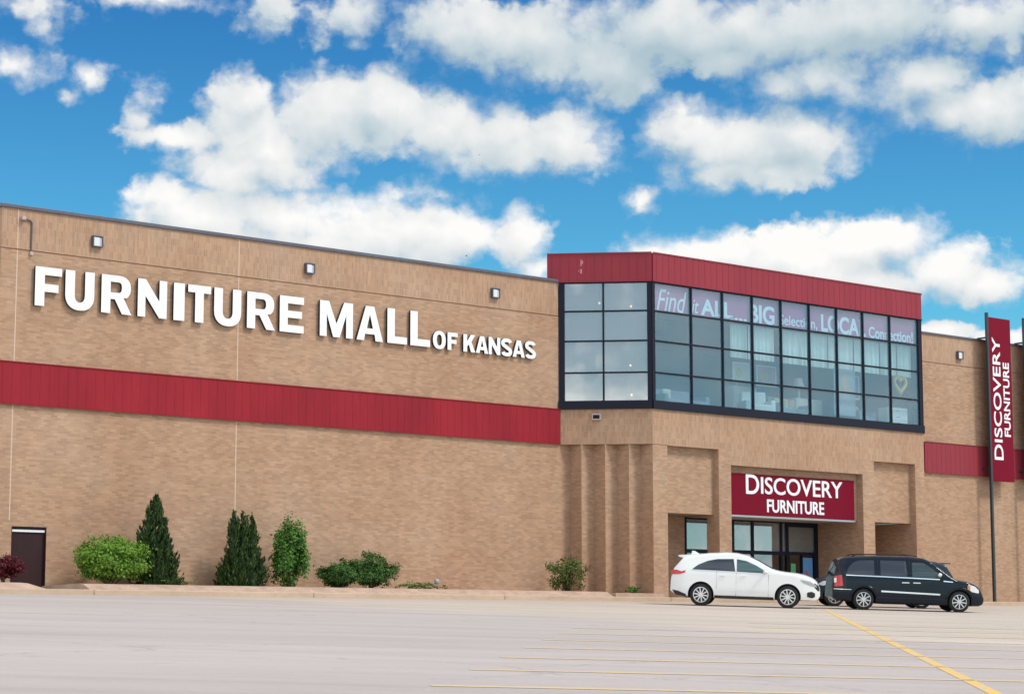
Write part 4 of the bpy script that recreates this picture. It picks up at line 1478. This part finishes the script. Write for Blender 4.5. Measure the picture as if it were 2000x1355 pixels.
class Car:
    def __init__(self, top, bottom, belt, W, wb, tyre_r, tumble=0.30, nose=0.55, tail=0.35):
        self.tx, self.tz = np.array(top).T
        self.bx, self.bz = np.array(bottom).T
        self.belt, self.W, self.wb, self.r, self.k = belt, W, wb, tyre_r, tumble
        self.x0, self.x1 = self.tx[0], self.tx[-1]
        self.nose, self.tail = nose, tail

    def zt(self, x):
        # lightly rounded polyline
        d = 0.05
        return (np.interp(x - d, self.tx, self.tz) + 2 * np.interp(x, self.tx, self.tz) + np.interp(x + d, self.tx, self.tz)) / 4

    def zb(self, x):
        return np.interp(x, self.bx, self.bz)

    def plan(self, x):
        a = max(0.0, (x - (self.x1 - 0.75)) / 0.75)
        b = max(0.0, ((self.x0 + 0.5) - x) / 0.5)
        return self.W / 2 * (1 - 0.26 * a ** 2.2 - 0.13 * b ** 2.2)

    def w(self, x, z):
        g = 1.0
        if z < 0.5:
            g -= 0.05 * ((0.5 - z) / 0.3) ** 2
        if z > 0.5 and z <= self.belt:
            g -= 0.025 * ((z - 0.5) / (self.belt - 0.5)) ** 2
        if z > self.belt:
            h = z - self.belt
            g -= 0.025 + self.k * h + 0.12 * h * h
        return self.plan(x) * g

    def body(self, parent, paint):
        xs = np.unique(np.concatenate([np.linspace(self.x0, self.x1, 90), self.tx]))
        xs = xs[(xs >= self.x0) & (xs <= self.x1)]
        rings = []
        for x in xs:
            zt, zb = float(self.zt(x)), float(self.zb(x))
            zt = max(zt, zb + 0.08)
            rr = min(0.085, (zt - zb) * 0.35)
            half = [(0.0, zb), (self.w(x, zb) * 0.9, zb)]
            for s in np.linspace(0.04, 1, 14):
                z = zb + (zt - rr - zb) * s
                half.append((self.w(x, z), z))
            wt = self.w(x, zt - rr)
            for s in (0.3, 0.6, 0.9):
                a = s * math.pi / 2
                half.append((wt - rr * 1.5 * (1 - math.cos(a)), zt - rr + rr * math.sin(a) * 0.95))
            half.append(((wt - rr * 1.5) * 0.6, zt + 0.012))
            half.append((0.0, zt + 0.02))
            ring = [(x, -y, z) for y, z in half] + [(x, y, z) for y, z in half[-2:0:-1]]
            rings.append(ring)
        n = len(rings[0])
        mb = MB()
        vs = [p for r in rings for p in r]
        fs = []
        for i in range(len(rings) - 1):
            for k in range(n):
                k2 = (k + 1) % n
                fs.append((i * n + k, i * n + k2, (i + 1) * n + k2, (i + 1) * n + k))
        fs.append(tuple(range(n)))
        fs.append(tuple((len(rings) - 1) * n + k for k in range(n - 1, -1, -1)))
        mb.add(vs, fs, paint)
        mb.mi(TRIM)
        o = mb.build('body', None, smooth=True)
        # wheel arches cut out
        cut = MB()
        cut.mi(paint)
        for hx in (0.0, self.wb):
            for s in (-1, 1):
                y0, y1 = s * (self.W / 2 - 0.36), s * (self.W / 2 + 0.3)
                R_ = self.r * 1.17
                prof = [(0.0005, y0), (R_, y0), (R_, y1), (0.0005, y1)]
                cut.lathe(prof, TRIM, 40, 'Y', (hx, 0, self.r * 1.02))
        co = cut.build('arch_cutter')
        bo = o.modifiers.new('arches', 'BOOLEAN')
        bo.operation, bo.object, bo.solver = 'DIFFERENCE', co, 'EXACT'
        dg = bpy.context.evaluated_depsgraph_get()
        me = bpy.data.meshes.new_from_object(o.evaluated_get(dg))
        o.modifiers.clear()
        o.data = me
        bpy.data.objects.remove(co)
        es = o.modifiers.new('edges', 'EDGE_SPLIT')
        es.split_angle = R(38)
        o.parent = parent
        return o

    def patch(self, name, poly, m, parent, eps=0.006, sides=(-1, 1), thick=0.0, nz=7, nx=22):
        px = np.array([p[0] for p in poly])
        xs = np.unique(np.concatenate([np.linspace(px.min() + 1e-4, px.max() - 1e-4, nx)]))
        out = []
        for s in sides:
            mb = MB()
            vs, fs, cols = [], [], 0
            for x in xs:
                zs = []
                for (a, b) in zip(poly, poly[1:] + poly[:1]):
                    if (a[0] - x) * (b[0] - x) <= 0 and a[0] != b[0]:
                        zs.append(a[1] + (b[1] - a[1]) * (x - a[0]) / (b[0] - a[0]))
                lo, hi = min(zs), max(zs)
                for k in range(nz):
                    z = lo + (hi - lo) * k / (nz - 1)
                    vs.append((x, s * (self.w(x, z) + eps), z))
                cols += 1
            for i in range(cols - 1):
                for k in range(nz - 1):
                    a = i * nz + k
                    fs.append((a, a + nz, a + nz + 1, a + 1))
            mb.add(vs, fs, m)
            out.append(mb.build(name, parent, smooth=True))
        return out

    def over(self, name, x0, x1, frac, m, parent, eps=0.005, n=14):
        mb = MB()
        vs, fs = [], []
        ny = 9
        for x in np.linspace(x0, x1, n):
            zt = float(self.zt(x))
            sl = (float(self.zt(x + 0.02)) - float(self.zt(x - 0.02))) / 0.04
            nn = np.array([-sl, 0, 1]) / math.hypot(sl, 1)
            wt = self.w(x, zt - 0.08)
            for k in range(ny):
                q = (k / (ny - 1) * 2 - 1) * frac
                z = zt + float(np.interp(abs(q) * wt, [0, (wt - 0.127) * 0.6, wt - 0.107], [0.02, 0.012, -0.005]))
                p = np.array([x, q * wt, z]) + nn * eps
                vs.append(tuple(p))
        for i in range(n - 1):
            for k in range(ny - 1):
                a = i * ny + k
                fs.append((a, a + 1, a + ny + 1, a + ny))
        mb.add(vs, fs, m)
        return mb.build(name, parent, smooth=True)

    def wheels(self, parent, spokes=10, rimfrac=0.70):
        r = self.r
        for hx in (0.0, self.wb):
            for s in (-1, 1):
                y = s * (self.W / 2 - 0.115)
                h = 0.105
                mb = MB()
                mb.lathe([(r * 0.70, -h), (r * 0.86, -h * 1.04), (r * 0.965, -h * 0.88), (r, -h * 0.55), (r, h * 0.55), (r * 0.965, h * 0.88), (r * 0.86, h * 1.04), (r * 0.70, h)], TYRE, 40, 'Y')
                mb.lathe([(0.0005, s * h * 0.25), (r * 0.70, s * h * 0.25)], RIMD, 30, 'Y')
                wh = mb.build('wheel', parent, smooth=True)
                wh.location = (hx, y, r)
                mb = MB()
                q = h * 0.93 * s
                mb.lathe([(r * rimfrac * 1.0, q * 0.5), (r * rimfrac, q), (r * rimfrac * 0.90, q * 1.02), (r * rimfrac * 0.87, q * 0.6)], RIM, 36, 'Y')
                mb.lathe([(0.0005, q * 0.98), (r * 0.13, q * 0.98), (r * 0.17, q * 0.7)], RIM, 20, 'Y')
                for k in range(spokes):
                    a = 2 * math.pi * (k + 0.25) / spokes
                    Mx = Matrix.Rotation(a, 4, 'Y')
                    ya, yb = sorted((q * 0.55, q * 0.92))
                    mb.box(r * 0.12, r * rimfrac * 0.91, ya, yb, -r * 0.052, r * 0.052, RIM, Mx)
                mb.build('rim', wh, smooth=False)


def car_frame(x, y, head):
    """matrix that stands a car on the sloping lot at (x, y), facing along head"""
    nrm = Vector((0, -SLOPE, 1)).normalized()
    fx = Vector((head[0], head[1], 0))
    fx = (fx - nrm * fx.dot(nrm)).normalized()
    fy = nrm.cross(fx)
    M = Matrix(((fx.x, fy.x, nrm.x, x), (fx.y, fy.y, nrm.y, y), (fx.z, fy.z, nrm.z, lot_z(y) + 0.001), (0, 0, 0, 1)))
    return M


def cabin(c, parent, x0, x1, zfloor):
    """seats seen through the glass"""
    mb = MB()
    for sx in np.arange(x0, x1, 0.95):
        for s in (-0.38, 0.38):
            mb.box(sx, sx + 0.16, s - 0.22, s + 0.22, zfloor, zfloor + 0.45, SEAT)
            mb.box(sx + 0.02, sx + 0.12, s - 0.12, s + 0.12, zfloor + 0.47, zfloor + 0.62, SEAT)
    return mb.build('seats', parent)


def mirror(parent, x, z, wy, m, back=0.10):
    for s in (-1, 1):
        mb = MB()
        prof = [(0.001, -0.09), (0.05, -0.075), (0.075, -0.02), (0.078, 0.03), (0.06, 0.07), (0.001, 0.085)]
        mb.lathe(prof, m, 14, 'Y')
        mb.tube([(0.02, -s * 0.16, -0.03), (0.0, 0.0, -0.01)], 0.022, m, 6)
        o = mb.build('wing_mirror', parent, smooth=True)
        o.location = (x, s * (wy + 0.12), z)


def suv_profile():
    top = [(-0.955, 0.50), (-0.95, 0.80), (-0.93, 1.06), (-0.86, 1.16), (-0.62, 1.44), (-0.55, 1.50), (-0.30, 1.56), (0.2, 1.63), (0.75, 1.665), (1.05, 1.655), (1.42, 1.58), (1.75, 1.435),
           (2.02, 1.285), (2.27, 1.155), (2.55, 1.105), (2.95, 1.07), (3.2, 1.02), (3.42, 0.94), (3.57, 0.83), (3.655, 0.64), (3.665, 0.46)]
    bot = [(-0.955, 0.44), (-0.80, 0.33), (-0.4, 0.27), (0.5, 0.255), (2.2, 0.245), (3.1, 0.24), (3.50, 0.25), (3.62, 0.30), (3.665, 0.40)]
    return top, bot


RIGHT = Vector((math.sin(YAW), -math.cos(YAW)))
FLAT = Vector((math.cos(YAW), math.sin(YAW)))


def make_suv():
    top, bot = suv_profile()
    c = Car(top, bot, 1.03, 1.87, 2.685, 0.345)
    t = thing('parked_car', 'white crossover car parked facing right in front of the entrance', 'car')
    a = R(-9)
    h = RIGHT * math.cos(a) + FLAT * math.sin(a)
    t.matrix_world = car_frame(21.30, -7.42, h) @ Matrix.Scale(1.025, 4)
    body = c.body(t, PWHITE)
    rear = [(-0.28, 1.13), (-0.10, 1.27), (0.20, 1.40), (0.50, 1.46), (1.04, 1.475), (1.06, 1.085), (0.6, 1.10), (-0.26, 1.115)]
    c.patch('side_window', rear, CARGLASS, t)
    front = [(1.10, 1.473), (1.40, 1.42), (1.70, 1.29), (1.93, 1.16), (1.93, 1.05), (1.10, 1.085)]
    c.patch('side_window', front, CARCLEAR, t)
    cabin(c, t, 0.35, 1.6, 0.75)
    c.over('windshield', 1.50, 2.22, 0.80, CARCLEAR, t)
    c.over('rear_window', -0.84, -0.62, 0.84, CARGLASS, t)
    c.patch('headlight', [(3.05, 0.885), (3.35, 0.84), (3.54, 0.74), (3.58, 0.66), (3.40, 0.70), (3.15, 0.80)], LENSG, t, 0.01)
    c.patch('taillight', [(-0.925, 1.09), (-0.76, 1.10), (-0.62, 1.05), (-0.48, 1.09), (-0.50, 1.02), (-0.66, 0.97), (-0.76, 0.955), (-0.925, 0.95)], LENSR, t, 0.01)
    c.patch('fog_lamp', [(3.28, 0.50), (3.42, 0.53), (3.52, 0.48), (3.52, 0.37), (3.42, 0.33), (3.28, 0.37)], TRIM, t, 0.012)
    c.patch('sill_trim', [(0.42, 0.34), (2.25, 0.325), (2.25, 0.235), (0.42, 0.245)], TRIM, t, 0.012)
    c.patch('bumper_trim', [(-0.90, 0.48), (-0.72, 0.45), (-0.46, 0.35), (-0.46, 0.27), (-0.80, 0.335)], TRIM, t, 0.012)
    for x, z0, z1 in ((0.47, 0.55, 1.10), (1.08, 0.34, 1.08), (2.08, 0.34, 1.02)):
        c.patch('door_seam', [(x, z0), (x + 0.012, z0), (x + 0.018, z1), (x + 0.006, z1)], TRIM, t, 0.003, nx=3)
    for x in (0.58, 1.22):
        for s in (-1, 1):
            m_ = MB()
            m_.box(x, x + 0.17, -0.014, 0.014, -0.014, 0.014, PWHITE)
            o = m_.build('door_handle', t, bevel=0.008)
            o.location = (0, s * (c.w(x, 0.95) + 0.02), 0.95)
    c.patch('crease', [(0.5, 0.52), (2.1, 0.49), (2.1, 0.465), (0.5, 0.495)], PWHITE, t, 0.016)
    c.patch('window_trim', [(-0.32, 1.118), (0.6, 1.098), (1.97, 1.048), (1.97, 1.03), (0.6, 1.078), (-0.32, 1.098)], CHROME, t, 0.012)
    c.patch('grille', [(3.50, 0.80), (3.63, 0.70), (3.655, 0.55), (3.60, 0.55), (3.50, 0.66)], TRIM, t, 0.004)
    mirror(t, 2.0, 1.10, c.w(2.0, 1.08), PWHITE)
    m_ = MB()
    vs = []
    for y_ in (-0.60, 0.60):
        vs += [(-0.28, y_, 1.585), (-0.74, y_ * 0.96, 1.555), (-0.74, y_ * 0.96, 1.505), (-0.50, y_, 1.44), (-0.28, y_, 1.50)]
    m_.add(vs, [(0, 1, 2, 3, 4), (9, 8, 7, 6, 5), (0, 5, 6, 1), (1, 6, 7, 2), (2, 7, 8, 3), (3, 8, 9, 4), (4, 9, 5, 0)], PWHITE)
    m_.build('spoiler', t, bevel=0.012)
    m_ = MB()
    m_.add([(-0.38, 0, 1.58), (-0.10, 0, 1.60), (-0.28, 0.0, 1.70), (-0.36, 0, 1.70), (-0.25, 0.03, 1.59), (-0.25, -0.03, 1.59)], [(0, 4, 3), (4, 1, 2), (4, 2, 3), (0, 3, 5), (5, 2, 1), (5, 3, 2)], PWHITE)
    m_.build('antenna_fin', t)
    c.wheels(t, 10)
    return t


def make_van():
    top = [(-0.985, 0.45), (-0.98, 0.72), (-0.94, 1.08), (-0.80, 1.50), (-0.74, 1.62), (-0.55, 1.685), (0.44, 1.74), (1.49, 1.745), (1.95, 1.70), (2.15, 1.62), (2.50, 1.36), (2.80, 1.14), (3.02, 1.03),
           (3.35, 0.985), (3.60, 0.90), (3.78, 0.78), (3.87, 0.62), (3.90, 0.42)]
    bot = [(-0.985, 0.38), (-0.80, 0.28), (-0.4, 0.24), (0.6, 0.20), (2.6, 0.20), (3.4, 0.20), (3.75, 0.20), (3.86, 0.26), (3.90, 0.36)]
    c = Car(top, bot, 1.08, 1.96, 3.078, 0.335, tumble=0.22)
    t = thing('parked_minivan', 'dark navy minivan with chrome side strips parked facing right', 'minivan')
    t.matrix_world = car_frame(25.58, -10.3, RIGHT)
    c.body(t, PNAVY)
    c.patch('side_window', [(-0.58, 1.13), (-0.50, 1.32), (-0.34, 1.50), (-0.15, 1.575), (0.34, 1.60), (0.34, 1.12)], CARGLASS, t)
    c.patch('side_window', [(0.54, 1.60), (1.38, 1.595), (1.40, 1.10), (0.54, 1.115)], CARGLASS, t)
    c.patch('side_window', [(1.56, 1.55), (1.92, 1.55), (2.18, 1.40), (2.50, 1.14), (2.46, 1.08), (1.56, 1.09)], CARCLEAR, t)
    cabin(c, t, 0.2, 2.2, 0.75)
    c.over('windshield', 2.16, 2.92, 0.80, CARCLEAR, t)
    c.over('rear_window', -0.93, -0.79, 0.84, CARGLASS, t)
    c.patch('taillight', [(-0.93, 1.06), (-0.70, 1.10), (-0.67, 0.75), (-0.93, 0.72)], LENSR, t, 0.012)
    c.patch('reflector', [(-0.945, 0.99), (-0.87, 1.00), (-0.87, 0.86), (-0.945, 0.85)], LENSW, t, 0.018)
    c.patch('headlight', [(3.36, 0.90), (3.58, 0.84), (3.72, 0.72), (3.72, 0.62), (3.48, 0.66), (3.36, 0.74)], LENSW, t, 0.012)
    c.patch('turn_signal', [(3.33, 0.86), (3.42, 0.85), (3.42, 0.70), (3.33, 0.74)], LENSA, t, 0.016)
    c.patch('chrome_strip', [(-0.57, 1.115), (0.6, 1.095), (2.44, 1.05), (2.44, 1.015), (0.6, 1.06), (-0.57, 1.08)], CHROME, t, 0.014)
    c.patch('chrome_strip', [(0.56, 0.635), (2.45, 0.575), (2.45, 0.525), (0.56, 0.585)], CHROME, t, 0.014)
    c.patch('chrome_strip', [(2.56, 1.00), (2.86, 0.975), (2.86, 0.945), (2.56, 0.965)], CHROME, t, 0.014)
    c.patch('bumper_crease', [(-0.95, 0.66), (-0.40, 0.645), (-0.40, 0.63), (-0.95, 0.64)], CHROME, t, 0.004)
    c.patch('sill_trim', [(0.42, 0.42), (2.65, 0.40), (2.65, 0.385), (0.42, 0.40)], PSLATE, t, 0.014)
    for x, z0, z1 in ((0.44, 0.6, 1.60), (1.47, 0.32, 1.60), (2.52, 0.34, 1.05)):
        c.patch('door_seam', [(x, z0), (x + 0.012, z0), (x + 0.018, z1), (x + 0.006, z1)], TRIM, t, 0.003, nx=3)
    for x in (1.22, 1.58):
        for s in (-1, 1):
            m_ = MB()
            m_.box(x, x + 0.24, -0.016, 0.016, -0.02, 0.02, CHROME)
            o = m_.build('door_handle', t, bevel=0.008)
            o.location = (0, s * (c.w(x, 0.90) + 0.022), 0.90)
    for hx in (0.0, 3.078):
        for s in (-1, 1):
            m_ = MB()
            pts = []
            for k in range(15):
                an = R(10 + 160 * k / 14)
                px, pz = hx + 0.44 * math.cos(an), 0.345 + 0.44 * math.sin(an)
                pts.append((px, s * (c.w(px, pz) + 0.004), pz))
            m_.tube(pts, 0.022, PNAVY, 6)
            m_.build('arch_flare', t, smooth=True)
    mirror(t, 2.42, 1.17, c.w(2.4, 1.1), CHROME)
    for s in (-1, 1):
        m_ = MB()
        m_.tube([(-0.35, s * 0.62, 1.70), (-0.2, s * 0.62, 1.775), (1.5, s * 0.62, 1.80), (1.75, s * 0.62, 1.75)], 0.018, TRIM, 6)
        m_.build('roof_rail', t, smooth=True)
    c.wheels(t, 9, 0.72)
    return t


def make_far():
    top = [(-1.22, 0.50), (-1.20, 0.85), (-1.16, 1.05), (-0.92, 1.42), (-0.86, 1.54), (-0.5, 1.62), (0.4, 1.66), (1.2, 1.64), (1.6, 1.56), (2.1, 1.30), (2.45, 1.10),
           (3.0, 1.03), (3.4, 0.95), (3.6, 0.82), (3.72, 0.6), (3.74, 0.44)]
    bot = [(-1.22, 0.42), (-0.9, 0.30), (-0.4, 0.26), (2.4, 0.25), (3.3, 0.24), (3.65, 0.28), (3.74, 0.38)]
    c = Car(top, bot, 1.03, 1.86, 3.0, 0.345)
    t = thing('parked_car', 'dark blue car facing left, mostly hidden behind the minivan', 'car')
    t.matrix_world = car_frame(31.0, -8.25, -RIGHT)
    c.body(t, PSLATE)
    c.patch('side_window', [(-0.55, 1.13), (-0.35, 1.35), (0.0, 1.47), (0.95, 1.48), (0.95, 1.09)], CARGLASS, t)
    c.patch('side_window', [(1.05, 1.48), (1.5, 1.42), (2.05, 1.12), (2.05, 1.06), (1.05, 1.09)], CARCLEAR, t)
    cabin(c, t, 0.35, 1.6, 0.75)
    c.over('windshield', 1.7, 2.4, 0.80, CARCLEAR, t)
    c.over('rear_window', -1.10, -0.93, 0.84, CARGLASS, t)
    c.patch('headlight', [(3.05, 0.90), (3.4, 0.86), (3.58, 0.74), (3.40, 0.70), (3.1, 0.78)], LENSW, t, 0.012)
    c.patch('taillight', [(-1.17, 1.06), (-0.98, 1.08), (-0.98, 0.9), (-1.17, 0.88)], LENSR, t, 0.012)
    mirror(t, 2.0, 1.12, c.w(2.0, 1.08), PSLATE)
    m_ = MB()
    m_.box(-1.06, -0.72, -0.6, 0.6, 1.555, 1.59, PSLATE)
    m_.build('spoiler', t, bevel=0.012)
    c.wheels(t, 8)
    return t


make_suv()
make_van()
make_far()

# ------------------------------------------------------------------ birds
def bird(label, px, py, pz, s, rz):
    t = thing('flying_bird', label, 'bird', (px, py, pz), rz, 'distant birds')
    mb = MB()
    mb.tube([(-0.18 * s, 0, 0), (-0.08 * s, 0, 0), (0.08 * s, 0, 0.01), (0.16 * s, 0, 0.02), (0.20 * s, 0, 0.015)], [0.008 * s, 0.04 * s, 0.045 * s, 0.025 * s, 0.004 * s], TRIM, 8)
    for q in (-1, 1):
        mb.add([(0.06 * s, 0, 0.02), (-0.05 * s, 0, 0.02), (-0.06 * s, q * 0.2 * s, 0.12 * s), (0.05 * s, q * 0.2 * s, 0.13 * s), (-0.05 * s, q * 0.42 * s, 0.06 * s)],
               [(0, 1, 2, 3), (3, 2, 4)], TRIM)
    mb.build('body', t)


bird('small dark bird high against the white cloud', 64.40, 56.97, 31.58, 0.42, 0.6)
bird('small dark bird just above the long brick wall', 64.31, 58.25, 24.61, 0.42, -0.5)
